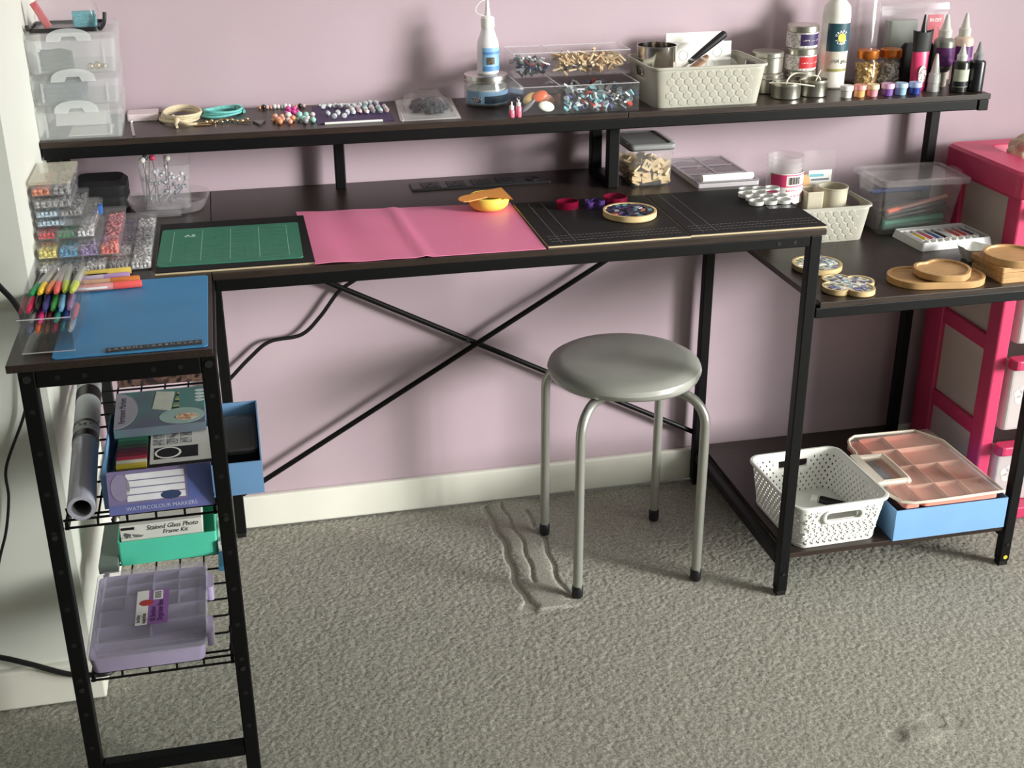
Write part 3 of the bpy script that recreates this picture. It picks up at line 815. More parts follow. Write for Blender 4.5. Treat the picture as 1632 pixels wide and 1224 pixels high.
organiser('clear acrylic organiser of mixed glass tiles, lower of the two', 1.189, 1.411, -0.211, -0.030, U, 0.9595, [1.260])
organiser('clear acrylic organiser of wooden triangles, set back on the lower one', 1.191, 1.420, -0.122, -0.034, 0.9602, 1.0055, [1.268])
rs = random.Random(31)
def heap(name, label, group, cat, meshes, n, x0, x1, y0, y1, z0, z1, spread=0.8):
    nf = int(n * 0.5)
    for k in range(n):
        me = meshes[(k * 7 + k // 5) % len(meshes)]
        if k < nf:      # pieces lying against the front pane, bottom to top
            x, y, z = x0 + (x1 - x0) * ((k * 0.381966 + 0.1) % 1.0), y0 + (y1 - y0) * 0.06 * rs.random(), z0 + (z1 - z0) * (k + 0.5) / nf
        else:           # pieces lying over the heap
            x, y, z = x0 + (x1 - x0) * rs.random(), y0 + (y1 - y0) * rs.random(), z0 + (z1 - z0) * rs.uniform(0.7, 1.0)
        what = me['what']
        obj(name, me, None, loc=(x, y, z), rot=(rs.uniform(-spread, spread), rs.uniform(-spread, spread), rs.uniform(0, 6.3)), label=what + ' ' + label, cat=cat, group=what + 's ' + group)
def tile_mesh(kind, m, s=1.0):
    g = G()
    if kind == 'tri':
        g.prism([(-0.010 * s, -0.006 * s), (0.010 * s, -0.006 * s), (0.0, 0.011 * s)], -0.0016, 0.0016)
    elif kind == 'sq':
        g.box(-0.006 * s, 0.006 * s, -0.006 * s, 0.006 * s, -0.0018, 0.0018)
    elif kind == 'rec':
        g.box(-0.009 * s, 0.009 * s, -0.004 * s, 0.004 * s, -0.0018, 0.0018)
    else:
        g.prism([(0.007 * s * math.cos(2 * PI * i / 10), 0.007 * s * math.sin(2 * PI * i / 10)) for i in range(10)], -0.0018, 0.0018)
    me = mesh_of('tile', g)
    me.materials.append(m)
    kinds = dict(tri='triangular', sq='square', rec='oblong', disc='round')
    me['what'] = ('small ' if s < 0.85 else 'large ' if s > 1.05 else '') + m.name.replace('tile_', '') + ' ' + kinds[kind] + ' tile'
    return me
TM = {k: mat('tile_' + k, v, 0.15, var=0.1, coat=0.5) for k, v in dict(white=(230, 232, 230), grey=(120, 124, 130), dark=(52, 54, 62), silver=(186, 190, 196), aqua=(140, 192, 198), blue=(84, 92, 150), red=(188, 66, 56), pale=(198, 206, 210), navy=(36, 48, 84), green=(72, 96, 80), maroon=(110, 42, 52)).items()}
woodm = [mat('tile_maple', (208, 182, 140), 0.6, var=0.15), mat('tile_birch', (222, 200, 164), 0.6, var=0.12), mat('tile_tan', (180, 148, 108), 0.6, var=0.15)]
heap('wooden_triangle', 'heaped in the upper acrylic organiser', 'in the upper organiser', 'mosaic tile', [tile_mesh('tri', woodm[0]), tile_mesh('tri', woodm[1]), tile_mesh('rec', woodm[2], 0.9), tile_mesh('tri', woodm[2], 1.1), tile_mesh('rec', woodm[1])], 90, 1.281, 1.407, -0.108, -0.046, 0.968, 0.992, 1.1)
heap('dark_triangle_tile', 'standing among the pale wooden triangles', 'among the wooden triangles', 'mosaic tile', [tile_mesh('tri', mat('tile_wenge', (58, 42, 40), 0.4), 1.0)], 5, 1.285, 1.403, -0.112, -0.104, 0.972, 0.976, 0.5)
heap('dark_glass_tile', 'in the narrow end of the upper acrylic organiser', 'in the narrow end of the upper organiser', 'mosaic tile', [tile_mesh('sq', TM['dark']), tile_mesh('rec', TM['grey']), tile_mesh('sq', TM['navy']), tile_mesh('tri', TM['maroon'], 0.8), tile_mesh('rec', TM['green']), tile_mesh('sq', TM['silver'], 0.8), tile_mesh('rec', TM['white'])], 44, 1.203, 1.258, -0.110, -0.046, 0.968, 0.986, 1.0)
heap('glass_tile', 'in the wide end of the lower acrylic organiser', 'in the wide end of the lower organiser', 'mosaic tile', [tile_mesh('sq', TM['white'], 0.9), tile_mesh('rec', TM['grey']), tile_mesh('sq', TM['pale']), tile_mesh('rec', TM['silver']), tile_mesh('disc', TM['dark']), tile_mesh('sq', TM['aqua']), tile_mesh('rec', TM['dark']), tile_mesh('disc', TM['grey']), tile_mesh('sq', TM['blue']), tile_mesh('rec', TM['white'], 0.7), tile_mesh('disc', TM['aqua'], 0.8), tile_mesh('sq', TM['grey']), tile_mesh('disc', TM['red'])], 150, 1.274, 1.400, -0.196, -0.048, 0.913, 0.938, 1.0)
for x, y, z, a, cm, lab in ((1.237, -0.196, 0.921, 0.2, (224, 226, 214), 'white oval stone leaning in the lower acrylic organiser'), (1.229, -0.176, 0.936, -0.35, (214, 110, 70), 'orange oval stone in the lower acrylic organiser'), (1.213, -0.172, 0.932, -0.5, (206, 176, 120), 'tan oval stone in the lower acrylic organiser'), (1.247, -0.168, 0.928, 0.5, (200, 140, 120), 'pinkish oval stone in the lower acrylic organiser'), (1.205, -0.188, 0.922, -0.7, (120, 120, 124), 'grey rod shaped stone in the lower acrylic organiser')):
    obj('oval_stone', G().sphere(0.016, (0, 0, 0), 16, 10, (1.0, 0.28, 0.62) if 'rod' not in lab else (1.1, 0.3, 0.28)), mat('stone_%d_%d' % (cm[0], cm[1]), cm, 0.35, var=0.08), smooth=True, loc=(x, y, z), rot=(-0.5, a, 0.1), label=lab, cat='stone')

# ------------------------------------------------------------------ grey baskets with a honeycomb relief
BASKET = mat('grey_beige_plastic', (176, 174, 160), 0.45, var=0.03)
def hex_basket(label, x0, x1, y0, y1, z0, h):
    t = thing('storage_basket', label, 'basket', ((x0 + x1) / 2, (y0 + y1) / 2, z0))
    w, d = (x1 - x0) / 2, (y1 - y0) / 2
    dr = 0.010
    # wall built as a grid so that the two end hand-holes are really open
    per = rrect(-w, w, -d, d, 0.018, 4)
    # resample the perimeter finely
    P = [Vector(p) for p in per] + [Vector(per[0])]
    ln = [0]
    for i in range(len(P) - 1):
        ln.append(ln[-1] + (P[i + 1] - P[i]).length)
    N, K = 96, 8
    def at(s):
        s = s % ln[-1]
        for i in range(len(P) - 1):
            if s <= ln[i + 1]:
                f = (s - ln[i]) / max(1e-9, ln[i + 1] - ln[i])
                return P[i].lerp(P[i + 1], f)
    base = [at(ln[-1] * i / N) for i in range(N)]
    v, f = [], []
    for k in range(K + 1):
        z = h * k / K
        s = 1 - (1 - k / K) * dr / w
        s2 = 1 - (1 - k / K) * dr / d
        v += [(p.x * s, p.y * s2, z) for p in base]
    for k in range(K):
        for i in range(N):
            j = (i + 1) % N
            m = (base[i] + base[j]) / 2
            if abs(m.x) > w - 0.004 and abs(m.y) < 0.030 and k in (5, 6):
                continue
            f.append((k * N + i, k * N + j, (k + 1) * N + j, (k + 1) * N + i))
    f.append(tuple(reversed(range(N))))
    g = G().add(v, f)
    o = obj('wall', g, BASKET, t, smooth=True)
    md = o.modifiers.new('thickness', 'SOLIDIFY')
    md.thickness, md.offset = 0.0018, -1
    R = lambda i, z: [(p.x * (1 + i / w), p.y * (1 + i / d), z) for p in base]
    obj('rim', G().loft([R(-0.0015, h - 0.003), R(0.0028, h - 0.003), R(0.0028, h + 0.0012), R(-0.0015, h + 0.0012), R(-0.0015, h - 0.003)], False, False), BASKET, t, smooth=True)
    g = G()
    s = 0.0108
    for row in range(5):
        zc = 0.010 + row * 0.0128
        for c in range(-12, 13):
            xc = c * 0.0175 + (0.00875 if row % 2 else 0)
            if abs(xc) > w - 0.030:
                continue
            yy = -d + (1 - zc / h) * dr
            hp = [(s * 0.62 * math.sin(2 * PI * q / 6), 0.0076 * math.cos(2 * PI * q / 6)) for q in range(6)]
            tl = dr / h
            yat = lambda z: -d + (1 - z / h) * dr
            g.loft([[(xc + a * 1.32, yat(zc + b) + 0.0002, zc + b) for a, b in hp], [(xc + a * 1.05, yat(zc + b) - 0.0007, zc + b * 0.82) for a, b in hp]], False, True)
    obj('honeycomb_relief', g, BASKET, t)
    return t
hex_basket('grey honeycomb basket on the raised shelf holding a steel cup and papers', 1.437, 1.667, -0.2075, -0.045, U, 0.075)
hex_basket('grey honeycomb basket on the low side table holding stacked cups', 1.695, 1.925, -0.196, -0.030, L, 0.075)
obj('white_leaflet', G().box(-0.060, 0.060, -0.0012, 0.0, 0.0, 0.112), PAPER, loc=(1.575, -0.056, U + 0.003), rot=(-0.05, 0, 0.0), label='tall white leaflet standing at the back of the raised shelf basket', cat='leaflet')
t = thing('printed_sheet', 'white sheet printed with grey rings in the raised shelf basket', 'paper', (1.588, -0.066, U + 0.003), rot=(-0.07, 0, 0.05))
obj('sheet', G().box(-0.062, 0.062, -0.0012, 0.0, 0.0, 0.094), PAPER, t)
for cx, cz in ((-0.04, 0.070), (0.0, 0.062), (0.032, 0.074), (0.018, 0.050)):
    obj('ring_print', G().lathe([(0.0088, 0), (0.0100, 0), (0.0100, 0.0004), (0.0088, 0.0004)], 20, m=Matrix.Translation((cx, -0.0012, cz)) @ Matrix.Rotation(PI / 2, 4, 'X'), cap0=False, cap1=False), mat('grey_print', (180, 180, 176), 0.6), t)
t = thing('steel_cup', 'polished steel cup in the grey basket on the raised shelf', 'cup', (1.480, -0.100, U + 0.003))
obj('cup_wall', G().lathe([(0.030, 0.0), (0.036, 0.004), (0.0385, 0.098), (0.0393, 0.0985), (0.0375, 0.0985), (0.035, 0.006), (0.001, 0.004)], 40), STEEL, t, smooth=True)
t = thing('craft_knife', 'long knife with black handle leaning across the raised shelf basket', 'knife', (1.502, -0.118, U + 0.040), rot=(0, -0.60, 0.12))
obj('handle', G().loft([[(x, 0.0068 * s * math.cos(2 * PI * i / 12), 0.0068 * s * math.sin(2 * PI * i / 12)) for i in range(12)] for x, s in ((0.048, 0.55), (0.052, 0.75), (0.09, 1.0), (0.128, 1.15), (0.138, 1.05), (0.141, 0.6))]), BLACKP, t, smooth=True)
obj('shank', G().rod((0.0, 0, 0), (0.052, 0, 0), 0.0022, 8), STEEL, t)
obj('wooden_spoon', G().loft([[(x, 0.0105 * s * math.cos(2 * PI * i / 12), 0.003 * math.sin(2 * PI * i / 12)) for i in range(12)] for x, s in ((0.0, 0.5), (0.02, 0.9), (0.045, 1.0), (0.058, 0.5))]), mat('orange_wood', (200, 150, 110), 0.5), smooth=True, loc=(1.535, -0.112, U + 0.045), rot=(0.3, -0.6, 0.1), label='small tan wooden paddle in the raised shelf basket', cat='paddle')
g = G()
g.loft([[(x, y + 0.003 * math.sin(90 * x), z) for x, y in rrect(-0.055 + i, 0.055 - i, -0.03 + i, 0.03 - i, 0.012, 4)] for i, z in ((0.0, 0.0), (-0.002, 0.03), (0.003, 0.06), (0.012, 0.073))])
obj('crumpled_wrapper', g, clear('crinkled_film', alpha=0.3), smooth=True, loc=(1.580, -0.130, U + 0.003), label='crumpled clear wrapper filling the raised shelf basket', cat='wrapper')

# ------------------------------------------------------------------ tins, candles
TIN = mat('brushed_tin', (186, 184, 172), 0.3, metal=0.9, var=0.04)
def tin(label, x, y, z, r, h, open_top=False, wicks=()):
    t = thing('candle_tin', label, 'tin', (x, y, z))
    if open_top:
        obj('tin_body', G().lathe([(r - 0.002, 0), (r, 0.002), (r, h - 0.006), (r + 0.0006, h - 0.005), (r + 0.0006, h - 0.0035), (r - 0.0005, h - 0.003), (r - 0.0005, h), (r - 0.0018, h), (r - 0.0018, 0.004), (0.001, 0.003)], 32), TIN, t, smooth=True)
    else:
        obj('tin_body', G().lathe([(r - 0.003, 0), (r - 0.001, 0.002), (r - 0.001, h - 0.011)], 32), TIN, t, smooth=True)
        obj('tin_lid', G().lathe([(r, h - 0.0112), (r + 0.0008, h - 0.010), (r, h - 0.009), (r, h - 0.002), (r - 0.002, h), (r - 0.008, h - 0.0006), (0.001, h - 0.0006)], 32), TIN, t, smooth=True)
    for w in wicks:
        obj('wick', G().tube(bez(w, 6), 0.0014, 6), mat('waxed_wick', (226, 218, 200), 0.7), t, smooth=True)
    return t
tin('silver lidded tin at the bottom, behind the grey basket', 1.716, -0.092, U, 0.0315, 0.039)
tin('silver lidded tin stacked on another tin behind the grey basket', 1.714, -0.092, U + 0.0392, 0.0315, 0.041)
tin('open silver tin with long waxed wicks beside the grey basket', 1.728, -0.158, U, 0.0285, 0.030, True, [[(-0.038, -0.006, 0.031), (0.0, -0.026, 0.032), (0.044, -0.034, 0.026)], [(0.0, 0.0, 0.005), (0.004, 0.006, 0.030), (0.03, 0.03, 0.040), (0.055, 0.02, 0.040)]])
tin('open silver tin with wicks next to the white glue bottle', 1.789, -0.150, U, 0.0275, 0.032, True, [[(0.012, 0.0, 0.005), (0.008, -0.01, 0.034), (-0.01, -0.006, 0.040), (-0.03, 0.0, 0.030)], [(0.0, 0.005, 0.005), (0.010, 0.006, 0.034), (0.016, 0.006, 0.048)]])
tin('silver lidded tin underneath the red labelled candle', 1.7895, -0.085, U, 0.0305, 0.040)
def candle(label, z, col, lc, x):
    t = thing('candle', label, 'candle', (x, -0.085, z))
    obj('candle_body', G().lathe([(0.028, 0), (0.0305, 0.002), (0.0305, 0.030), (0.029, 0.032)], 32), patches('floral_print', [(226, 222, 216), (206, 200, 196), (236, 234, 228), (180, 170, 170)], 260), t, smooth=True)
    lb = obj('label', G().arcshell(0.0307, 0.006, 0.028, -PI / 2 - 0.5, 0.15, 12), mat(lc, col, 0.45), t, smooth=True)
    obj('label_print', G().arcshell(0.0312, 0.015, 0.0175, -PI / 2 - 0.35, 0.0, 10), patches('label_text_' + lc, [col, (225, 215, 215), col], 900), lb)
    obj('lid', G().lathe([(0.0315, 0.031), (0.0325, 0.032), (0.0320, 0.042), (0.030, 0.0436), (0.001, 0.0432)], 32), TIN, t, smooth=True)
candle('candle with red label under the purple labelled candle', U + 0.0402, (200, 44, 48), 'red_label', 1.7885)
candle('candle with purple label on top of the candle stack', U + 0.0402 + 0.0436, (52, 34, 82), 'purple_label', 1.7875)

# glue bottle
t = thing('glue_bottle', 'tall white glue bottle with dark teal sun label', 'bottle', (1.863, -0.075, U))
obj('bottle_body', G().lathe([(0.024, 0), (0.0275, 0.003), (0.0275, 0.145), (0.025, 0.160), (0.014, 0.172), (0.011, 0.178)], 36), mat('white_hdpe', (236, 234, 224), 0.4, var=0.02), t, smooth=True)
obj('bottle_cap', G().lathe([(0.012, 0.1775), (0.0125, 0.179), (0.012, 0.190), (0.005, 0.194), (0.002, 0.215)], 20), WHITE, t, smooth=True)
A0, A1 = -PI + 0.55, -0.25
lb = obj('label', G().arcshell(0.0277, 0.074, 0.128, A0, A1, 24), mat('dark_teal_label', (34, 74, 86), 0.45), t, smooth=True)
l2 = obj('lower_label', G().arcshell(0.0277, 0.034, 0.074, A0, A1, 24), mat('beige_label', (206, 200, 184), 0.5), t, smooth=True)
obj('olive_band', G().arcshell(0.0282, 0.035, 0.040, A0 + 0.2, A1, 20), mat('olive_band', (150, 146, 84), 0.5), l2)
ac = -PI / 2 + 0.05
def on_bottle(r, a, z, fn):
    """local frame tangent to the bottle at angle a"""
    return Matrix.Translation((r * math.cos(a), r * math.sin(a), z)) @ Matrix.Rotation(a + PI / 2, 4, 'Z') @ Matrix.Rotation(PI / 2, 4, 'X')
g = G()
g.lathe([(0.0085, 0), (0.0085, 0.0005)], 20, m=on_bottle(0.0280, ac, 0.101, None))
obj('sun_disc', g, mat('sun_yellow', (232, 200, 70), 0.5), lb)
WTXT = mat('white_lettering', (240, 240, 236), 0.5)
DTXT = mat('dark_lettering', (60, 60, 58), 0.5)
for word, a_start, a_end, flip in (('CRAFT', 2.75, 0.85, False), ('PLANET', 3.65, 5.75, True)):
    for i, ch in enumerate(word):
        th = a_start + (a_end - a_start) * i / (len(word) - 1)
        rr = 0.0118
        aa = ac + rr * math.cos(th) / 0.028
        o = text('lettering', ch, 0.0068, WTXT, lb, (0, 0, 0), bold=0.0002)
        o.matrix_local = on_bottle(0.0283, aa, 0.101 + rr * math.sin(th), None) @ Matrix.Rotation((th - PI / 2) if not flip else (th + PI / 2), 4, 'Z')
o = text('lettering', 'PVA glue', 0.0105, DTXT, l2, (0, 0, 0), shear=0.25)
o.matrix_local = on_bottle(0.0283, ac - 0.02, 0.055, None)

# clear tall cylinder, tub, flake jars
t = thing('clear_canister', 'tall empty clear canister behind the gold flake jar', 'canister', (1.944, -0.037, U))
obj('canister_wall', G().lathe([(0.028, 0), (0.031, 0.002), (0.031, 0.170), (0.026, 0.180), (0.026, 0.195), (0.0245, 0.195), (0.0245, 0.180), (0.0295, 0.168), (0.0295, 0.004), (0.001, 0.003)], 36), clear('clear_lilac_plastic', (226, 214, 222), alpha=0.10), t, smooth=True)
def flake_jar(label, x, cols, mname):
    t = thing('flake_jar', label, 'jar', (x, -0.100, U))
    obj('glass_body', G().lathe([(0.020, 0), (0.0225, 0.002), (0.0225, 0.050), (0.019, 0.055), (0.019, 0.059)], 28), CLEAR, t, smooth=True)
    g = G()
    rs2 = random.Random(int(x * 1000))
    for k in range(150):
        a, q = rs2.uniform(0, 2 * PI), rs2.uniform(0.7, 1.0)
        M = Matrix.Translation((0.0195 * q * math.cos(a), 0.0195 * q * math.sin(a), rs2.uniform(0.004, 0.050))) @ Euler((rs2.uniform(0, 6), rs2.uniform(0, 6), rs2.uniform(0, 6))).to_matrix().to_4x4()
        g.add([(-0.005, -0.004, 0), (0.004, -0.005, 0.001), (0.005, 0.004, 0), (-0.003, 0.005, -0.001)], [(0, 1, 2, 3)], M)
    g.lathe([(0.017, 0.003), (0.0175, 0.005), (0.0175, 0.048), (0.01, 0.050)], 16)
    obj('flakes', g, patches(mname, cols, 300, 0.3, 0.15), t, kind='stuff')
    obj('copper_cap', G().lathe([(0.0205, 0.0585), (0.0215, 0.060), (0.0215, 0.074), (0.020, 0.0755), (0.001, 0.0755)], 28), mat('copper_cap', (206, 120, 50), 0.3, metal=0.7), t, smooth=True)
flake_jar('small jar of gold flakes with copper cap', 1.927, [(236, 204, 136), (206, 168, 100), (246, 224, 166), (180, 140, 84)], 'gold_flakes')
flake_jar('small jar of silver flakes with copper cap', 1.977, [(214, 212, 204), (180, 178, 172), (240, 238, 232), (150, 148, 142)], 'silver_flakes')
t = thing('clear_tub', 'large clear lidded tub behind the glue tube holding grey film and a red card', 'tub', (2.052, -0.041, U))
obj('tub_body', G().tray(-0.068, 0.068, -0.030, 0.030, 0.0, 0.140, 0.0014, 0.012, 0.004), CLEAR2, t, smooth=True)
obj('tub_lid', G().loft([[(x, y, z) for x, y in rrect(-0.070 - i, 0.070 + i, -0.032 - i, 0.032 + i, 0.013, 4)] for i, z in ((0, 0.140), (0.001, 0.146), (-0.002, 0.158))]), CLEAR2, t, smooth=True)
obj('grey_film', G().loft([[(x, y, z) for x, y in rrect(-0.062, 0.004, -0.024, 0.0, 0.006, 3)] for z in (0.0, 0.120)]), mat('grey_green_film', (142, 146, 138), 0.5, var=0.08), loc=(2.052, -0.035, U + 0.003), label='folded grey green film inside the large clear tub', cat='film')
t = thing('red_card', 'red printed card standing in the large clear tub', 'card', (2.094, -0.058, U + 0.030), rot=(-0.03, 0, 0.02))
obj('card', G().box(-0.018, 0.018, 0, 0.0012, -0.026, 0.102), mat('crimson_card', (196, 60, 80), 0.5), t)
text('lettering', 'IN DIY', 0.0095, WTXT, t, (0.0, -0.0002, 0.091), bold=0.0002)
obj('outline', G().tube([(-0.010, -0.0004, 0.050), (0.012, -0.0004, 0.052), (0.010, -0.0004, 0.078), (0.0, -0.0004, 0.080)], 0.0008, 5, closed=True), mat('salmon_print', (240, 130, 130), 0.5), t)

# six paint pots
for i, (x, c, cc) in enumerate(((1.8425, (232, 228, 224), None), (1.870, (236, 170, 110), (236, 160, 150)), (1.8975, (226, 150, 160), (226, 210, 170)), (1.930, (120, 84, 160), (216, 170, 206)), (1.959, (150, 186, 212), (176, 206, 226)), (1.989, (40, 60, 140), (170, 184, 224)))):
    nm = ('white', 'orange', 'pink', 'purple', 'light blue', 'dark blue')[i]
    t = thing('paint_pot', nm + ' paint pot in the row along the raised shelf edge', 'paint pot', (x, -0.187, U))
    obj('pot_body', G().lathe([(0.0092, 0), (0.0102, 0.001), (0.0112, 0.014)], 20), mat('paint_' + nm.replace(' ', '_'), c, 0.35, var=0.02), t, smooth=True)
    obj('pot_cap', G().lathe([(0.0118, 0.0138), (0.0128, 0.0150), (0.0126, 0.0225), (0.0118, 0.0238), (0.001, 0.0236)], 22), mat('potcap_' + nm.replace(' ', '_'), cc or (238, 236, 234), 0.35, var=0.02), t, smooth=True)

# bright pink glue tube with black cap, black pouch, white nozzle
t = thing('glue_tube', 'hot pink glue tube with black cap and pointed nozzle', 'tube', (2.013, -0.152, U))
body = [(0.0155, 0.011, 0.0), (0.0165, 0.013, 0.010), (0.0175, 0.011, 0.05), (0.0185, 0.006, 0.077)]
g = G()
g.loft([[(a * math.cos(2 * PI * i / 20), b * math.sin(2 * PI * i / 20), z) for i in range(20)] for a, b, z in body])
obj('tube_body', g, mat('hot_pink_tube', (206, 58, 104), 0.35, var=0.05), t, smooth=True)
obj('oval_label', G().lathe([(0.0085, 0), (0.0085, 0.0006)], 20, m=Matrix.Translation((0.001, -0.0128, 0.033)) @ Matrix.Rotation(PI / 2, 4, 'X') @ Matrix.Scale(2.1, 4, (0, 1, 0))), patches('oval_print', [(226, 220, 212), (232, 226, 220), (150, 120, 120)], 300), t)
g = G()
g.loft([[(a * math.cos(2 * PI * i / 20), b * math.sin(2 * PI * i / 20), z + (0.004 * abs(math.cos(2 * PI * i / 20)) ** 3 if z > 0.11 else 0)) for i in range(20)] for a, b, z in ((0.0188, 0.0085, 0.0765), (0.0190, 0.009, 0.080), (0.0215, 0.011, 0.114), (0.0190, 0.009, 0.113), (0.006, 0.005, 0.100))])
g.lathe([(0.009, 0.098), (0.0065, 0.112), (0.0025, 0.144), (0.0018, 0.147)], 14)
obj('tube_cap', g, mat('black_cap', (40, 42, 42), 0.4), t, smooth=True)
g = G().loft([[(x, y, z) for x, y in rrect(-0.034, 0.034, -0.009, 0.009, 0.006, 3)] for z in (0.0, 0.078)] + [[(x * 0.86, y * 0.7, 0.086) for x, y in rrect(-0.034, 0.034, -0.009, 0.009, 0.006, 3)]])
obj('black_pouch', g, mat('black_fabric', (18, 18, 20), 0.8), smooth=True, loc=(2.030, -0.108, U), label='black pouch standing behind the hot pink glue tube', cat='pouch')
obj('spare_nozzle', G().lathe([(0.0125, 0), (0.0128, 0.001), (0.0118, 0.016), (0.0128, 0.017), (0.0118, 0.034), (0.0095, 0.036), (0.0028, 0.072), (0.002, 0.073)], 20), clear('milky_nozzle', (226, 226, 220), alpha=0.75), smooth=True, loc=(2.041, -0.166, U), label='milky white spare nozzle cone beside the pink glue tube', cat='nozzle')
def dropper(label, x, y, r, hb, body_m, cap_m, nz, lab=None, lz=(0.03, 0.06), band=None, waist=False):
    t = thing('dropper_bottle', label, 'bottle', (x, y, U))
    pr = [(r * 0.85, 0), (r, 0.002)] + ([(r * 0.62, 0.003), (r * 0.64, 0.036), (r, 0.040)] if waist else []) + [(r, hb * 0.9), (r * 0.9, hb * 0.96), (r * 0.55, hb)]
    if waist:
        pr = [(r * 0.55, 0), (r * 0.62, 0.002), (r * 0.66, 0.030), (r * 0.96, 0.037), (r, 0.042), (r, hb * 0.9), (r * 0.85, hb * 0.96), (r * 0.55, hb)]
    obj('bottle_body', G().lathe(pr, 28), body_m, t, smooth=True)
    obj('nozzle', G().lathe([(r * 0.6, hb - 0.001), (r * 0.62, hb + nz * 0.3), (r * 0.45, hb + nz * 0.38), (r * 0.16, hb + nz * 0.95), (r * 0.1, hb + nz)], 18), cap_m, t, smooth=True)
    if lab:
        l = obj('label', G().arcshell(r + 0.0002, lz[0], lz[1], -PI + 0.3, 0.2, 18), lab, t, smooth=True)
        if band:
            obj('label_band', G().arcshell(r + 0.0007, band[0], band[1], -PI + 0.35, 0.15, 16), band[2], l)
    return t
PURP = patches('purple_swirl', [(52, 30, 72), (110, 44, 110), (70, 36, 90), (150, 70, 150)], 60, 0.4, kind='NOISE')
dropper('grey silver bottle with purple swirl label by the tub', 2.078, -0.125, 0.0205, 0.098, mat('pewter_paint', (128, 128, 120), 0.3, metal=0.4), clear('milky_cap', (214, 212, 204), alpha=0.8), 0.044, PURP, (0.043, 0.079), waist=True)
dropper('peach bottle with purple swirl label at the shelf end', 2.125, -0.118, 0.0195, 0.098, clear('peach_bottle', (232, 206, 184), alpha=0.8), clear('milky_cap', (214, 212, 204), alpha=0.8), 0.044, PURP, (0.043, 0.079), waist=False)
dropper('small dark green bottle with pale label at the shelf end', 2.0835, -0.187, 0.0165, 0.062, mat('bottle_black_green', (34, 36, 30), 0.25), clear('milky_nozzle', alpha=0.75), 0.032, mat('grey_green_label', (176, 182, 166), 0.5), (0.012, 0.046), (0.013, 0.023, BLACKP))
sb = bpy.data.objects['dropper_bottle']
obj('pale_foot', G().lathe([(0.0118, 0.0005), (0.0132, 0.0025), (0.0139, 0.0305), (0.0120, 0.0315)], 24), mat('pearl_tone', (206, 200, 186), 0.3), sb, smooth=True)  # paler sleeve around the lower part of the silver bottle
t = dropper('small black bottle at the very end of the raised shelf', 2.1195, -0.187, 0.0160, 0.062, mat('bottle_black', (26, 27, 30), 0.25), clear('grey_nozzle', (150, 152, 156), alpha=0.8), 0.034)
# ------------------------------------------------------------------ desk top: pin cup, case, bead boxes
t = thing('suction_cup_holder', 'clear plastic holder with wide curved foot holding round headed pins', 'holder', (0.541, -0.105, D))
obj('cup_wall', G().tray(-0.046, 0.046, -0.044, 0.044, 0.006, 0.088, 0.0016, 0.014, 0.006), CLEAR2, t, smooth=True)
g = G()
rings = []
for i, z in ((0.006, 0.0), (0.0, 0.002), (-0.006, 0.012), (-0.010, 0.024), (-0.012, 0.024), (-0.008, 0.012), (-0.002, 0.004), (0.004, 0.003)):
    rings.append([((0.062 - i) * math.copysign(abs(math.cos(a)) ** 0.75, math.cos(a)), (0.060 - i) * math.copysign(abs(math.sin(a)) ** 0.75, math.sin(a)), z if abs(math.cos(a)) > 0.45 else min(z, 0.012)) for a in [2 * PI * k / 40 for k in range(40)]])
g.loft(rings)
obj('curved_foot', g, CLEAR2, t, smooth=True)
obj('front_tab', G().loft([[(x, y, z) for x, y in rrect(-0.020, 0.022, -0.068, -0.058, 0.003, 3)] for z in (0.002, 0.020)]), CLEAR2, t, smooth=True)
rs = random.Random(41)
for k, (c, nm, dx, dz) in enumerate((((236, 232, 224), 'white', -0.030, 0.096), ((236, 84, 120), 'pink', -0.016, 0.098), ((48, 88, 140), 'blue', 0.000, 0.108), ((220, 216, 208), 'pearl', 0.003, 0.097), ((90, 96, 96), 'grey', -0.039, 0.099), ((232, 226, 220), 'ivory', -0.036, 0.110))):
    p = thing('ball_pin', nm + ' ball headed pin standing in the clear pin holder', 'pin', (0.541 + dx, -0.118 + 0.006 * (k % 3), D + 0.009), rot=(0.10, 0.04 * (k - 2), 0))
    obj('head', G().sphere(0.0058, (0, 0, dz - 0.008), 12, 8), mat('pinhead_' + nm, c, 0.25), p, smooth=True)
    obj('shaft', G().rod((0, 0, 0.001), (0, 0, dz - 0.012), 0.0008, 6), SILVER, p)
g = G()
for k in range(30):
    a = (rs.uniform(-0.034, 0.034), rs.uniform(-0.032, 0.032), rs.uniform(0.011, 0.050))
    b = (max(-0.036, min(0.036, a[0] + rs.uniform(-0.03, 0.03))), max(-0.034, min(0.034, a[1] + rs.uniform(-0.02, 0.02))), min(0.075, a[2] + rs.uniform(0.01, 0.03)))
    g.rod(a, b, 0.0007, 5).sphere(0.004, b, 8, 6)
obj('loose_pins', g, patches('pin_mix', [(150, 150, 160), (196, 194, 200), (120, 116, 130), (214, 212, 214)], 40), loc=(0.541, -0.105, D), kind='stuff', label='loose silvery pins filling the clear pin holder', cat='pins')
g = G().loft([[(x, y, z) for x, y in rrect(-0.047 + i, 0.047 - i, -0.042 + i, 0.042 - i, 0.016, 5)] for i, z in ((0.006, 0.0), (0.0, 0.006), (0.0, 0.024), (0.001, 0.027), (0.0, 0.030), (0.0, 0.048), (0.008, 0.057))])
obj('zip_case', g, mat('black_case_fabric', (20, 20, 22), 0.7, bump=0.3), smooth=True, loc=(0.422, -0.072, D), label='black zip case on the desk behind the bead boxes', cat='case')

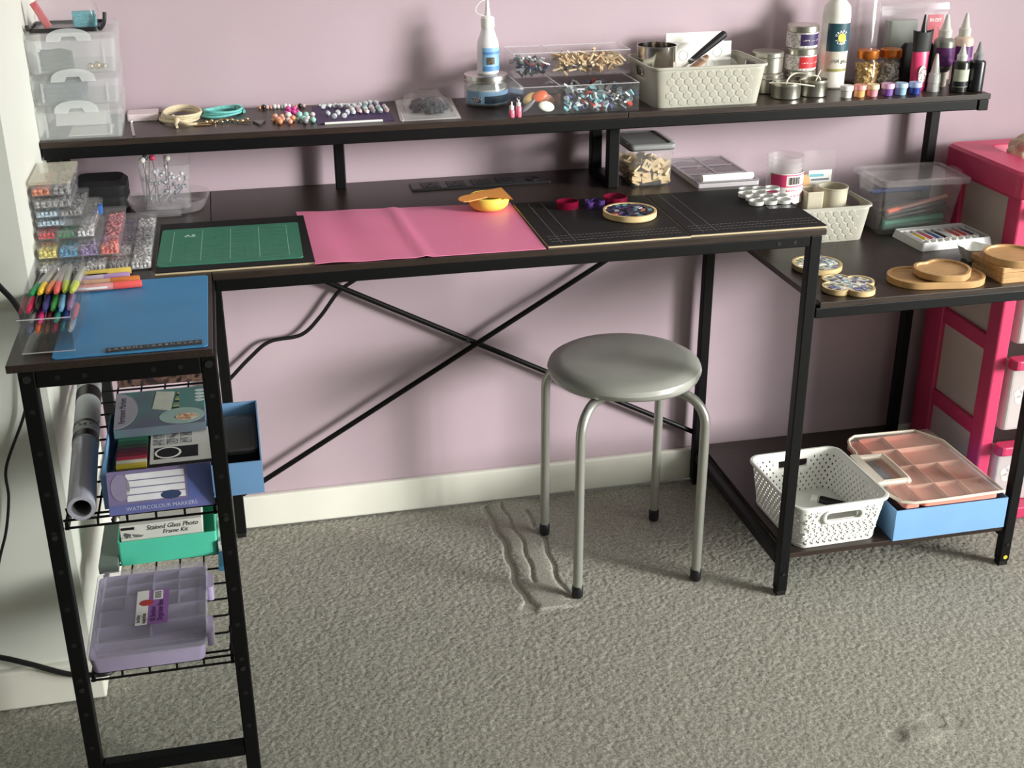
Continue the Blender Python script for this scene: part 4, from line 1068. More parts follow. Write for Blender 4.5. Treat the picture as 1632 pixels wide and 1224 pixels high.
def bead_box(label, x0, x1, y0, y1, z0, z1, cols, rows, m=CLEAR2, lidm=None, seed=0, fill=0.7, br=0.0028):
    """lidded compartment box; cols x rows cells; each cell carries a bead colour or None"""
    t = thing('bead_box', label, 'box', (x0, y0, z0))
    W, Dp, H = x1 - x0, y1 - y0, z1 - z0
    obj('body', G().tray(0, W, 0, Dp, 0, H - 0.004, 0.0012, 0.004, 0.001), m, t)
    obj('lid', G().loft([[(x, y, z) for x, y in rrect(-0.0008, W + 0.0008, -0.0008, Dp + 0.0008, 0.004, 3)] for z in (H - 0.0048, H - 0.0004)]), lidm or m, t)
    nc, nr = len(rows[0]), len(rows)
    for c in range(1, nc):
        obj('divider', G().box(W * c / nc - 0.0006, W * c / nc + 0.0006, 0.001, Dp - 0.001, 0.001, H - 0.005), m, t)
    for r in range(1, nr):
        obj('divider', G().box(0.001, W - 0.001, Dp * r / nr - 0.0006, Dp * r / nr + 0.0006, 0.001, H - 0.005), m, t)
    obj('catch', G().box(W / 2 - 0.012, W / 2 + 0.012, -0.003, -0.0008, H - 0.012, H - 0.002), m, t)
    rs = random.Random(seed)
    for r in range(nr):
        for c in range(nc):
            cm = rows[r][c]
            if cm is None:
                continue
            g = G()
            cx0, cx1, cy0, cy1 = W * c / nc + 0.0024, W * (c + 1) / nc - 0.0024, Dp * r / nr + 0.0024, Dp * (r + 1) / nr - 0.0024
            hh = (H - 0.006) * fill
            g.box(cx0, cx1, cy0, cy1, 0.0022, hh * 0.8)
            nb = int(min(60, (cx1 - cx0) * (cy1 - cy0) / (br * br * 3.2)))
            for k in range(nb):
                g.sphere(br, (rs.uniform(cx0 + br * .5, cx1 - br * .5), rs.uniform(cy0 + br * .5, cy1 - br * .5), hh * 0.8 + rs.uniform(-0.3, 0.7) * br), 6, 4)
            nfr = max(3, int((cx1 - cx0) / (br * 2)))
            for k in range(nfr * 2):
                g.sphere(br, (cx0 + (cx1 - cx0) * (k % nfr + 0.5) / nfr, cy0 + br * 0.2, 0.004 + (hh * 0.75) * (k // nfr + 0.5) / 2), 6, 4)
            obj('beads', g, cm, t, smooth=True, kind='stuff')
    return t
def bcol(n, c):
    return patches('beadfill_' + n, [c, tuple(min(255, int(x * 1.12 + 8)) for x in c), tuple(int(x * 0.8) for x in c)], 300, 0.3)
wht, sil, red, grn, yel, blu, lil, pk, cor, grey_, lb_, dk = [bcol(n, c) for n, c in (('white', (206, 204, 206)), ('silver', (150, 148, 150)), ('red', (196, 62, 74)), ('green', (62, 128, 84)), ('yellow', (214, 200, 110)), ('blue', (100, 160, 196)), ('lilac', (150, 128, 176)), ('pink', (222, 140, 148)), ('coral', (226, 122, 112)), ('grey', (150, 150, 156)), ('paleblue', (176, 196, 212)), ('plum', (92, 84, 112)))]
bead_box('wide clear bead box with lilac and white beads, bottom of the bead boxes', 0.351, 0.5235, -0.468, -0.205, D, 0.7725, 5, [[wht, sil, wht, sil, wht], [None, None, None, wht, wht], [None, None, None, dk, grey_], [None, None, None, dk, grey_], [None, None, None, dk, wht]], seed=1)
bead_box('clear bead box of yellow, blue, lilac and pink beads in the bead box pile', 0.351, 0.4755, -0.452, -0.245, 0.7728, 0.797, 4, [[yel, blu, lil, cor], [None, None, None, pk], [None, None, None, pk], [None, None, None, pk]], seed=2)
bead_box('clear bead box of red, green and white beads in the bead box pile', 0.351, 0.4395, -0.428, -0.250, 0.7973, 0.8155, 3, [[red, grn, wht], [None, None, wht], [None, None, wht]], seed=3)
bead_box('clear box with pale blue lid in the bead box pile', 0.352, 0.4395, -0.420, -0.300, 0.8158, 0.8300, 2, [[lb_, None]], seed=4)
bead_box('small clear box with pale blue parts under the silver bead box', 0.352, 0.4245, -0.420, -0.296, 0.8303, 0.8460, 2, [[lb_, sil]], seed=5)
bead_box('small clear box of silver beads under the cream lidded box', 0.352, 0.4105, -0.424, -0.300, 0.8463, 0.8650, 1, [[sil]], seed=6, br=0.004)
bead_box('small box with cream lid on top of the bead boxes', 0.351, 0.4125, -0.420, -0.292, 0.8653, 0.8900, 2, [[bcol('rust', (196, 120, 96)), sil]], seed=7, lidm=clear('cream_lid', (214, 208, 182), alpha=0.35), br=0.004, fill=0.45)
obj('blue_clip', G().box(-0.003, 0.003, -0.009, 0.009, 0, 0.014), mat('royal_blue', (60, 110, 190), 0.4), bevel=0.001, loc=(0.4448, -0.352, 0.8155), label='royal blue clip beside the pale blue lidded box', cat='clip')

# ------------------------------------------------------------------ cutting boards and mats
BOARDK = mat('black_cutting_mat', (24, 23, 24), 0.6, var=0.08, spec=0.3)
BEIGE = mat('beige_board_edge', (206, 188, 152), 0.6)
LINE = mat('pale_grid_print', (112, 110, 108), 0.6)
def cutting_board(label, x0, x1, y0, y1, rz, lines=True):
    t = thing('cutting_board', label, 'cutting board', ((x0 + x1) / 2, (y0 + y1) / 2, D), rz)
    w, d = (x1 - x0) / 2, (y1 - y0) / 2
    obj('backing', G().box(-w, w, -d, d, 0, 0.0026), BEIGE, t)
    obj('face', G().box(-w + 0.0006, w - 0.0006, -d + 0.0008, d - 0.0006, 0.0026, 0.0044), BOARDK, t)
    if lines:
        for x in (-w + 0.025, -w + 0.05, ):
            obj('grid_line', G().box(x - 0.0004, x + 0.0004, -d + 0.008, d - 0.01, 0.0044, 0.0046), LINE, t)
        for y in (-d + 0.020, -d + 0.034, -d + 0.048):
            g = G()
            k = -w + 0.01
            while k < w - 0.012:
                g.box(k, k + 0.005, y - 0.0004, y + 0.0004, 0.0044, 0.0046)
                k += 0.0075
            obj('dashed_line', g, LINE, t)
    return t
cutting_board('black cutting board with pale edge under the green mat', 0.528, 0.7785, -0.500, -0.229, 0.0, False)
cutting_board('black cutting board with dashed lines under the round mosaic coaster', 1.1635, 1.4145, -0.507, -0.242, 0.0)
cutting_board('black cutting board with dashed lines at the end of the desk', 1.4175, 1.667, -0.505, -0.242, -0.01)
t = thing('cutting_mat', 'green cutting mat with white grid lying on a black board', 'cutting mat', (0.6475, -0.377, D + 0.0046), -0.02)
obj('mat', G().loft([[(x, y, z) for x, y in rrect(-0.1155, 0.1155, -0.100, 0.100, 0.006, 3)] for z in (0, 0.0024)]), mat('cutting_mat_green', (60, 124, 102), 0.55, var=0.07), t)
GL = mat('grid_white', (70, 130, 106), 0.6)
GLM = mat('grid_white_major', (128, 176, 154), 0.6)
for k in range(17):
    x = -0.095 + 0.0118 * k
    w = 0.0007 if k % 4 == 0 else 0.0003
    obj('grid_line', G().box(x - w, x + w, -0.085, 0.085, 0.0024, 0.0026), GLM if k % 4 == 0 else GL, t)
for k in range(9):
    y = -0.085 + 0.02125 * k
    obj('grid_line', G().box(-0.095, 0.0938, y - 0.0003, y + 0.0003, 0.0024, 0.0026), GL, t)
text('lettering', 'A5', 0.016, mat('grid_white_bold', (190, 220, 205), 0.6), t, (-0.068, 0.055, 0.0027), rot=(0, 0, 0), bold=0.0004)
# pink craft mat, gently wavy
g = G()
nx, ny = 40, 24
cs = [(0.777, -0.5065), (1.1575, -0.513), (1.1605, -0.226), (0.7665, -0.200)]
def mat_pt(u, v):
    a = Vector(cs[0]).lerp(Vector(cs[1]), u)
    b = Vector(cs[3]).lerp(Vector(cs[2]), u)
    return a.lerp(b, v)
v = []
for top in (0, 1):
    for j in range(ny + 1):
        for i in range(nx + 1):
            u_, w_ = i / nx, j / ny
            p = mat_pt(u_, w_)
            z = 0.0012 * (1 + math.sin(u_ * 22 + 1.5 * w_)) * max(0, 1 - 3.2 * abs(u_ - 0.12)) + 0.0026 * math.exp(-((u_ - 0.47 + 0.03 * w_) / 0.02) ** 2)
            v.append((p.x, p.y, D + 0.0006 + z + 0.0012 * top))
f = []
M = (nx + 1) * (ny + 1)
for j in range(ny):
    for i in range(nx):
        a = j * (nx + 1) + i
        f.append((a + M, a + 1 + M, a + nx + 2 + M, a + nx + 1 + M))
        f.append((a + 1, a, a + nx + 1, a + nx + 2))
edge = [j for j in range(nx)] + [j * (nx + 1) + nx for j in range(ny)] + [ny * (nx + 1) + nx - j for j in range(nx)] + [(ny - j) * (nx + 1) for j in range(ny)]
for k in range(len(edge)):
    a, b = edge[k], edge[(k + 1) % len(edge)]
    f.append((a, b, b + M, a + M))
g.add(v, f)
obj('pink_craft_mat', g, mat('pink_silicone', (234, 132, 170), 0.4, var=0.03, scale=8), smooth=True, label='large pink silicone craft mat spread on the desk', cat='mat')
# yellow bowl and orange scraper
t = thing('yellow_bowl', 'shallow yellow silicone bowl on the pink mat', 'bowl', (1.1135, -0.257, D + 0.0018))
obj('bowl_wall', G().lathe([(0.018, 0.0), (0.028, 0.002), (0.035, 0.008), (0.0375, 0.016), (0.0365, 0.024), (0.0335, 0.0262), (0.0335, 0.024), (0.034, 0.016), (0.030, 0.009), (0.02, 0.005), (0.001, 0.004)], 36), mat('yellow_silicone', (242, 214, 90), 0.5, var=0.02), t, smooth=True)
sc = [(1.053, -0.279), (1.058, -0.266), (1.066, -0.258), (1.084, -0.250), (1.099, -0.238), (1.114, -0.230), (1.146, -0.218), (1.149, -0.302), (1.134, -0.289), (1.122, -0.283), (1.107, -0.277), (1.086, -0.288), (1.070, -0.297), (1.060, -0.297), (1.054, -0.290)]
obj('orange_scraper', G().prism([(x - 1.10, y + 0.26) for x, y in sc], 0.0, 0.0014), mat('orange_plastic', (240, 160, 84), 0.45, var=0.03), loc=(1.100, -0.260, D + 0.0282), rot=(0, 0, 0), label='flat orange scraper resting on the yellow bowl', cat='scraper')

# ------------------------------------------------------------------ mosaic coasters
MAPLE = mat('pale_maple', (214, 186, 136), 0.5, var=0.12, scale=14, stretch=(1, 6, 1), bump=0.05)
def round_coaster(label, x, y, z, r, cols, rz, base_col, seed, h=0.0115):
    t = thing('mosaic_coaster', label, 'coaster', (x, y, z), rz)
    obj('wooden_rim', G().lathe([(r - 0.002, 0), (r, 0.002), (r, h), (r - 0.0045, h), (r - 0.005, h - 0.0035), (0.001, h - 0.0035)], 48), MAPLE, t, smooth=True)
    obj('grout', G().cyl(r - 0.0052, h - 0.0034, h - 0.0016, 40), base_col, t)
    rs = random.Random(seed)
    for ring, (rad, n) in enumerate(((r * 0.22, 5), (r * 0.5, 10), (r * 0.76, 15))):
        for k in range(n):
            a = 2 * PI * k / n + 0.3 * ring + rs.uniform(-0.1, 0.1)
            s = r * rs.uniform(0.10, 0.15)
            pts = [(rad * math.cos(a) + s * rs.uniform(0.8, 1.25) * math.cos(a + q), rad * math.sin(a) + s * rs.uniform(0.8, 1.25) * math.sin(a + q)) for q in ((0.4, 2.4, 4.4) if rs.random() < 0.45 else (0.7, 2.2, 3.9, 5.4))]
            obj('tile', G().prism(pts, h - 0.0022, h - 0.0002), cols[rs.randrange(len(cols))], t)
    return t
vib = [mat('mosaic_' + n, c, 0.15, coat=0.6, var=0.06) for n, c in (('navy', (44, 44, 86)), ('plum', (84, 54, 100)), ('crimson', (190, 60, 62)), ('teal', (84, 140, 150)), ('ice', (176, 190, 206)), ('violet', (110, 84, 140)), ('charcoal', (48, 46, 56)), ('rust', (200, 100, 80)))]
bluemix = [mat('mosaic_' + n, c, 0.15, coat=0.6, var=0.06) for n, c in (('ink', (52, 60, 120)), ('olive', (126, 132, 96)), ('pearl', (226, 226, 222)), ('slate', (92, 112, 150)), ('sage', (150, 160, 130)), ('aqua2', (140, 178, 196)))]
round_coaster('round mosaic coaster of purple and red tiles on the black cutting board', 1.3475, -0.372, D + 0.0047, 0.0480, vib, 0.2, mat('dark_grout', (70, 62, 76), 0.8), 3)
GROUT = mat('cream_grout', (236, 228, 208), 0.8)
round_coaster('round mosaic coaster of blue and green tiles on the low side table', 1.7405, -0.336, L, 0.0475, bluemix, 0.5, GROUT, 5)
# quatrefoil coaster
t = thing('mosaic_coaster', 'clover shaped mosaic coaster of blue and green tiles on the low side table', 'coaster', (1.7455, -0.456, L), 0.35)
def clover(r, lob):
    out = []
    for i in range(64):
        a = 2 * PI * i / 64
        out.append(((r + lob * abs(math.cos(2 * a)) ** 0.8) * math.cos(a), (r + lob * abs(math.cos(2 * a)) ** 0.8) * math.sin(a)))
    return out
ring = lambda r, l, z: [(x, y, z) for x, y in clover(r, l)]
obj('wooden_rim', G().loft([ring(0.036, 0.017, 0), ring(0.038, 0.018, 0.002), ring(0.038, 0.018, 0.0115), ring(0.0335, 0.018, 0.0115), ring(0.0333, 0.018, 0.008)]), MAPLE, t, smooth=True)
obj('grout', G().prism(clover(0.0332, 0.018), 0.0082, 0.0100), GROUT, t)
rs = random.Random(9)
cells = [(0, 0.012 * 0, 1)] + [(0.016 * math.cos(k * PI / 3), 0.016 * math.sin(k * PI / 3), 1) for k in range(6)]
for lobe in range(4):
    a = lobe * PI / 2
    for k in range(6):
        b = a + (k % 3 - 1) * 0.36
        rr = 0.030 if k < 3 else 0.042
        cells.append((rr * math.cos(b), rr * math.sin(b), 1))
for x, y, _ in cells:
    a = rs.uniform(0, 6)
    s = rs.uniform(0.0052, 0.0072)
    obj('tile', G().prism([(x + s * math.cos(a + q), y + s * math.sin(a + q)) for q in ((0, 2.1, 4.2) if rs.random() < 0.5 else (0, 1.4, 3.1, 4.5))], 0.0094, 0.0114), bluemix[rs.randrange(len(bluemix))], t)

# cookie cutters
def cutter(label, x, y, pts, m, h=0.014):
    g = G()
    inn = [(a * 0.93, b * 0.93) for a, b in pts]
    R = lambda P, z: [(a, b, z) for a, b in P]
    g.loft([R(pts, 0), R(pts, h), R(inn, h), R(inn, 0), R(pts, 0)], False, False)
    obj('clay_cutter', g, m, smooth=False, loc=(x, y, D + 0.0046), label=label, cat='cutter')
circ = lambda r, sy=1: [(r * math.cos(2 * PI * i / 32), sy * r * math.sin(2 * PI * i / 32)) for i in range(32)]
REDC = clear('ruby_plastic', (126, 14, 48), alpha=0.6, rough=0.15, fres=0.5)
cutter('ruby red oval clay cutter on the black cutting board', 1.252, -0.297, circ(0.021, 0.8), REDC)
cutter('purple flower clay cutter between the ruby cutters', 1.303, -0.302, [((0.015 + 0.005 * math.cos(5 * 2 * PI * i / 40)) * math.cos(2 * PI * i / 40), (0.015 + 0.005 * math.cos(5 * 2 * PI * i / 40)) * math.sin(2 * PI * i / 40)) for i in range(40)], clear('violet_plastic', (96, 70, 140), alpha=0.6, rough=0.2), 0.012)
cutter('ruby red round clay cutter behind the mosaic coaster', 1.344, -0.294, circ(0.022), REDC, 0.016)

# ------------------------------------------------------------------ letter tile box
t = thing('lunch_box', 'clear lidded food box of wooden letter tiles under the raised shelf', 'box', (1.456, -0.112, D))
obj('tub', G().tray(-0.044, 0.044, -0.060, 0.060, 0.0, 0.074, 0.0018, 0.010, 0.003), CLEAR2, t, smooth=True)
obj('lid', G().loft([[(x, y, z) for x, y in rrect(-0.047 + i, 0.047 - i, -0.063 + i, 0.063 - i, 0.011, 5)] for i, z in ((0.001, 0.0735), (0.0, 0.075), (0.0, 0.081), (0.003, 0.083), (0.008, 0.083), (0.009, 0.0815))]), mat('smoke_grey_lid', (150, 152, 150), 0.35, var=0.03), t, smooth=True)
obj('seal', G().loft([[(x, y, z) for x, y in rrect(-0.0455, 0.0455, -0.0615, 0.0615, 0.010, 5)] for z in (0.0705, 0.0740)]), mat('dark_seal', (70, 72, 72), 0.6), t, smooth=True)
for s in (-1, 1):
    obj('side_clip', G().box(s * 0.0475 - 0.003, s * 0.0475 + 0.003, -0.045, 0.045, 0.058, 0.084), CLEAR2, t, bevel=0.002)
TILEW = mat('letter_tile_wood', (206, 180, 138), 0.5, var=0.1)
tile = mesh_of('letter_tile', G().loft([[(x, y, z) for x, y in rrect(-0.0095, 0.0095, -0.0095, 0.0095, 0.0015, 2)] for z in (-0.002, 0.002)]))
tile.materials.append(TILEW)
rs = random.Random(51)
lab = 'pale wooden letter tile inside the clear food box'
kk = 0
for layer in range(3):
    for i in range(4):
        for j in range(5):
            x, y = 1.425 + 0.0205 * i + rs.uniform(-.002, .002), -0.160 + 0.0235 * j + rs.uniform(-.002, .002)
            obj('letter_tile', tile, None, loc=(x, y, D + 0.009 + 0.0125 * layer + rs.uniform(0, 0.004)), rot=(rs.uniform(-0.8, 0.8), rs.uniform(-0.5, 0.5), rs.uniform(0, 3)), label=lab, cat='letter tile', group='letter tiles in the food box')
for x, z, ch, ry in ((1.4270, 0.020, '', 0.12), (1.4465, 0.0165, '', -0.1), (1.4700, 0.0215, 'P', 0.12), (1.4850, 0.0135, '', -0.2), (1.4480, 0.041, 'N', 0.5), (1.4640, 0.040, '', -0.5)):
    o = thing('letter_tile', 'pale wooden letter tile pressed against the front of the clear food box', 'letter tile', (x, -0.1655, D + z), rot=(PI / 2 - 0.12, ry, 0), group='letter tiles at the front of the food box')
    obj('tile', tile, None, o)
    if ch:
        text('lettering', ch, 0.013, DTXT, o, (0, 0, 0.0021), rot=(0, 0, 0), bold=0.0003)

# ------------------------------------------------------------------ six-well case, white stick, palette
t = thing('mould_case', 'flat clear case with six grey oval moulds on the desk', 'case', (1.6015, -0.105, D), -0.0)
obj('case_base', G().tray(-0.0640, 0.0640, -0.103, 0.097, 0.0, 0.0085, 0.0014, 0.004), clear('grey_clear', (206, 200, 204), alpha=0.8, rough=0.3), t)
obj('case_lid', G().box(-0.0645, 0.0645, -0.1035, 0.0975, 0.0086, 0.0100), CLEAR, t)
for i in range(2):
    for j in range(3):
        obj('oval_mould', G().lathe([(0.024, 0.0016), (0.026, 0.0070), (0.0, 0.0074)], 28, -0.031 + 0.062 * i, -0.066 + 0.062 * j, sx=1.0, sy=0.95), mat('slate_lilac_silicone', (70, 60, 68), 0.35), t, smooth=True)
fr_g = G()
for b in ((-0.0642, -0.0590, -0.1032, 0.0972), (0.0590, 0.0642, -0.1032, 0.0972), (-0.059, 0.059, -0.1032, -0.097), (-0.059, 0.059, 0.091, 0.0972), (-0.0025, 0.0025, -0.097, 0.091), (-0.059, -0.0025, -0.0375, -0.0345), (0.0025, 0.059, -0.0375, -0.0345), (-0.059, -0.0025, 0.0245, 0.0275), (0.0025, 0.059, 0.0245, 0.0275)):
    fr_g.box(*b, 0.0100, 0.0106)
obj('case_frame', fr_g, clear('lilac_frame', (196, 188, 194), alpha=0.7), t)
t = thing('glue_stick', 'white plastic glue stick lying on the front of the clear case', 'glue stick', (1.600, -0.202, D + 0.0178), rot=(0, 0, 0.03))
obj('barrel', G().loft([[(x, 0.0072 * s * math.cos(2 * PI * i / 16), 0.0072 * s * math.sin(2 * PI * i / 16)) for i in range(16)] for x, s in ((-0.054, 0.8), (-0.053, 1.0), (0.028, 1.0), (0.029, 0.96), (0.052, 0.96), (0.054, 0.8))]), mat('bright_white_plastic', (246, 246, 246), 0.3, var=0.01), t, smooth=True)
t = thing('paint_palette', 'cluster of round white paint wells at the end of the desk', 'palette', (1.6225, -0.318, D + 0.0045), -0.02)
PAL = clear('milky_palette', (226, 226, 222), alpha=0.72, rough=0.35)
for r in range(4):
    for c in range(3):
        cx, cy = -0.026 + 0.0265 * c + (0.004 * r if r % 2 else 0), -0.040 + 0.0275 * r
        obj('well', G().lathe([(0.010, 0), (0.0135, 0.0015), (0.0142, 0.0075), (0.0142, 0.0085), (0.0122, 0.0085), (0.0112, 0.003), (0.001, 0.0025)], 24, cx, cy), PAL, t, smooth=True)
obj('paint_dab', G().lathe([(0.0105, 0.004), (0.0110, 0.0062), (0.006, 0.0072), (0.0, 0.0074)], 16, 0.027, 0.018), mat('berry_paint', (176, 40, 80), 0.3), t, smooth=True)
obj('film_strip', G().box(-0.026, 0.026, -0.009, 0.009, 0, 0.0006), clear('smoke_film', (120, 118, 118), alpha=0.35), loc=(1.634, -0.381, D + 0.0046), rot=(0, 0, -0.08), label='small strip of smoky clear film beside the paint wells', cat='film')

# ------------------------------------------------------------------ wing top: blue mat, ruler, pen box, pens
t = thing('blue_mat', 'blue silicone mat on the desk wing', 'mat', (0.508, -0.671, D), 0.0)
obj('mat', G().loft([[(x, y, z) for x, y in rrect(-0.101, 0.101, -0.152, 0.150, 0.006, 3)] for z in (0, 0.0022)]), mat('cobalt_silicone', (62, 140, 192), 0.45, var=0.05, scale=12), t, bevel=0.0006)
t = thing('alphabet_strip', 'dark strip of raised letters along the front of the blue mat', 'letter strip', (0.538, -0.8105, D + 0.0022), 0.02)
obj('strip', G().box(-0.063, 0.063, -0.0065, 0.0065, 0, 0.0018), mat('charcoal_rubber', (50, 54, 58), 0.6), t)
for k, ch in enumerate('JARDMJIAKEHCLAA'):
    text('lettering', ch, 0.0085, mat('pale_grey_print', (150, 154, 156), 0.6), t, (-0.057 + 0.00815 * k, 0, 0.002), rot=(0, 0, 0))
t = thing('pen_box', 'clear acrylic box full of felt pens on the desk wing', 'pen holder', (0.404, -0.700, D + 0.0024), -0.02)
for nm, b in (('front_wall', (-0.034, 0.034, -0.100, -0.0985, 0.0015, 0.048)), ('back_wall', (-0.034, 0.034, 0.0985, 0.100, 0.0015, 0.072)), ('base', (-0.034, 0.034, -0.100, 0.100, 0, 0.0015))):
    obj(nm, G().box(*b), CLEAR, t)
for s in (-1, 1):
    x = s * 0.0333
    g = G().loft([[(x - 0.0007, -0.0985, 0.0015), (x - 0.0007, 0.0985, 0.0015), (x - 0.0007, 0.0985, 0.072), (x - 0.0007, -0.02, 0.062), (x - 0.0007, -0.0985, 0.048)], [(x + 0.0007, -0.0985, 0.0015), (x + 0.0007, 0.0985, 0.0015), (x + 0.0007, 0.0985, 0.072), (x + 0.0007, -0.02, 0.062), (x + 0.0007, -0.0985, 0.048)]])
    obj('side_wall', g, CLEAR, t)
obj('rim', G().box(-0.034, 0.034, -0.1004, -0.0984, 0.0472, 0.0484).box(-0.034, 0.034, -0.1004, -0.0984, 0.0, 0.0012), clear('clear_edge', alpha=0.45), t)
pens = [('dark green', (30, 140, 84)), ('yellow', (236, 204, 60)), ('orange', (236, 140, 80)), ('coral', (240, 104, 104)), ('lime', (186, 206, 70)), ('pale lime', (200, 214, 84)),
        ('crimson', (200, 44, 84)), ('black', (40, 42, 46)), ('indigo', (66, 62, 130)), ('green', (70, 160, 80)), ('sky blue', (120, 176, 216)), ('mauve', (150, 110, 150)),
        ('grey', (140, 144, 150)), ('hot pink', (232, 60, 136)), ('maroon', (104, 36, 44)), ('jade', (50, 140, 124)), ('navy', (36, 56, 120)), ('brick', (206, 96, 66)),
        ('slate', (84, 90, 116)), ('bright orange', (234, 110, 66)), ('brown', (92, 60, 44)), ('wine', (120, 30, 60)), ('teal', (40, 120, 130)), ('silver', (170, 172, 176))]
BARREL = clear('pen_barrel_clear', (206, 208, 206), alpha=0.55, rough=0.3)
PENW = mat('pen_barrel_dark', (52, 50, 54), 0.4)
for i, (nm, c) in enumerate(pens):
    row, col = i // 6, i % 6
    lv = 3 - row
    x = 0.404 - 0.0265 + 0.0106 * col + (0.002 if lv % 2 else -0.002)
    y = -0.758 + 0.010 * lv + 0.008 * ((i * 7) % 5) / 5 + (0.012 if lv == 3 else 0)
    z = D + 0.020 + 0.0118 * lv + (0.004 if lv == 3 else 0)
    p = thing('felt_pen', nm + ' felt pen in the clear pen box', 'pen', (x, y, z), rot=(0.03 if lv == 3 else 0.05, 0, (-0.22, -0.12, -0.16, -0.05, 0.02, -0.08)[col] if lv == 3 else 0.04 * ((i * 5) % 3 - 1)))
    if lv == 3:
        p.scale = (1, 0.72, 1)
    cm = mat('pen_' + nm.replace(' ', '_'), c, 0.35, var=0.03)
    cyl = lambda prof: G().loft([[(r * math.cos(2 * PI * q / 12), yy, r * math.sin(2 * PI * q / 12)) for q in range(12)] for r, yy in prof])
    obj('barrel', cyl([(0.0046, 0.030), (0.0050, 0.032), (0.0050, 0.118), (0.0036, 0.120)]), BARREL if i < 6 else PENW, p, smooth=True)
    obj('cap', cyl([(0.0026, -0.012), (0.0030, -0.006), (0.0044, -0.002), (0.0050, 0.004), (0.0053, 0.034)]), cm, p, smooth=True)
    if i < 6:
        obj('ink_tube', cyl([(0.003, 0.034), (0.003, 0.115)]), cm, p, smooth=True)
# markers lying beside the pen box
for nm, c, c2, x0, x1, y, z in (('yellow and black', (214, 186, 90), (30, 28, 26), 0.412, 0.492, -0.4865, D + 0.0060), ('lilac', (176, 140, 190), (176, 140, 190), 0.408, 0.492, -0.5195, D + 0.0082), ('orange brown', (206, 120, 60), (206, 120, 60), 0.412, 0.508, -0.540, D + 0.0082), ('coral red', (238, 96, 92), (238, 96, 92), 0.420, 0.512, -0.5625, D + 0.0085)):
    p = thing('marker_pen', nm + ' marker lying across the edge of the blue mat', 'marker', (x0, y, z), 0.06)
    cm = mat('marker_' + nm.replace(' ', '_'), c, 0.35, var=0.03)
    Ln = x1 - x0
    cyl = lambda prof: G().loft([[(xx, r * math.cos(2 * PI * q / 12), r * math.sin(2 * PI * q / 12)) for q in range(12)] for xx, r in prof])
    obj('barrel', cyl([(0, 0.0045), (0.002, 0.0056), (Ln * 0.55, 0.0056)]), mat('marker_body_' + nm.replace(' ', '_'), tuple(min(255, int(v * 0.5 + 110)) for v in c) if c == c2 else c, 0.4), p, smooth=True)
    obj('cap', cyl([(Ln * 0.55, 0.0059), (Ln * 0.97, 0.0060), (Ln, 0.0050)]), mat('marker_cap_' + nm.replace(' ', '_'), c, 0.35), p, smooth=True)
    if 'yellow' in nm:
        obj('stripe', G().box(0.002, Ln * 0.55, -0.0061, -0.0050, -0.003, 0.001), BLACKP, p)
    if 'coral' in nm:
        obj('print', G().box(Ln * 0.12, Ln * 0.45, -0.0061, -0.0052, -0.001, 0.0022), WTXT, p)
# ------------------------------------------------------------------ low side table
t = thing('cup_stack', 'stack of clear disposable cups with pink and white barcode label', 'cups', (1.764, -0.108, L + 0.0022))
CUPM = clear('cup_plastic', (240, 236, 234), alpha=0.09, rough=0.2, fres=0.5)
for k in range(9):
    z = 0.0105 * k
    obj('cup', G().lathe([(0.026, z), (0.0285, z + 0.002), (0.0355, z + 0.078), (0.0375, z + 0.0785), (0.0375, z + 0.0805), (0.0345, z + 0.080), (0.0275, z + 0.004), (0.001, z + 0.003)], 32), CUPM, t, smooth=True)
lb = obj('label', G().arcshell(0.0383, 0.072, 0.134, -PI + 0.35, 0.0, 22), mat('label_white', (240, 232, 226), 0.5), t, smooth=True)
obj('pink_panel', G().arcshell(0.0390, 0.107, 0.132, -PI + 0.40, -PI / 2 - 0.30, 10), mat('label_pink', (216, 60, 110), 0.5), lb, smooth=True)
obj('barcode_frame', G().arcshell(0.0390, 0.107, 0.109, -PI / 2 - 0.3, -0.1, 12).arcshell(0.0390, 0.130, 0.132, -PI / 2 - 0.3, -0.1, 12), mat('label_pink', (216, 60, 110), 0.5), lb)
g = G()
for k in range(12):
    a = -PI / 2 - 0.15 + 0.055 * k
    g.arcshell(0.0390, 0.112, 0.127, a, a + (0.012 + 0.018 * ((k * 5) % 3) / 2), 2)
obj('barcode', g, DTXT, lb)
obj('blue_dot', G().arcshell(0.0390, 0.088, 0.105, -PI + 0.55, -PI + 0.95, 6), mat('label_blue', (70, 150, 200), 0.5), lb)
obj('pink_words', G().arcshell(0.0390, 0.098, 0.102, -PI / 2 - 0.25, -0.35, 10).arcshell(0.0390, 0.086, 0.090, -PI / 2, -0.35, 8), patches('pink_words_print', [(214, 120, 140), (240, 232, 226), (200, 90, 120)], 700), lb)
SILI = mat('putty_silicone', (190, 182, 160), 0.5, var=0.03)
obj('silicone_cup', G().lathe([(0.026, 0), (0.0285, 0.002), (0.031, 0.094), (0.0325, 0.095), (0.0325, 0.0975), (0.0285, 0.0975), (0.026, 0.005), (0.001, 0.004)], 32), SILI, smooth=True, loc=(1.868, -0.122, L + 0.0022), label='round putty coloured silicone cup in the side table basket', cat='cup')
obj('square_mould', G().tray(-0.019, 0.019, -0.026, 0.026, 0.0, 0.095, 0.003, 0.004, 0.001), SILI, bevel=0.001, loc=(1.8165, -0.126, L + 0.0022), label='square putty coloured silicone mould in the side table basket', cat='mould')
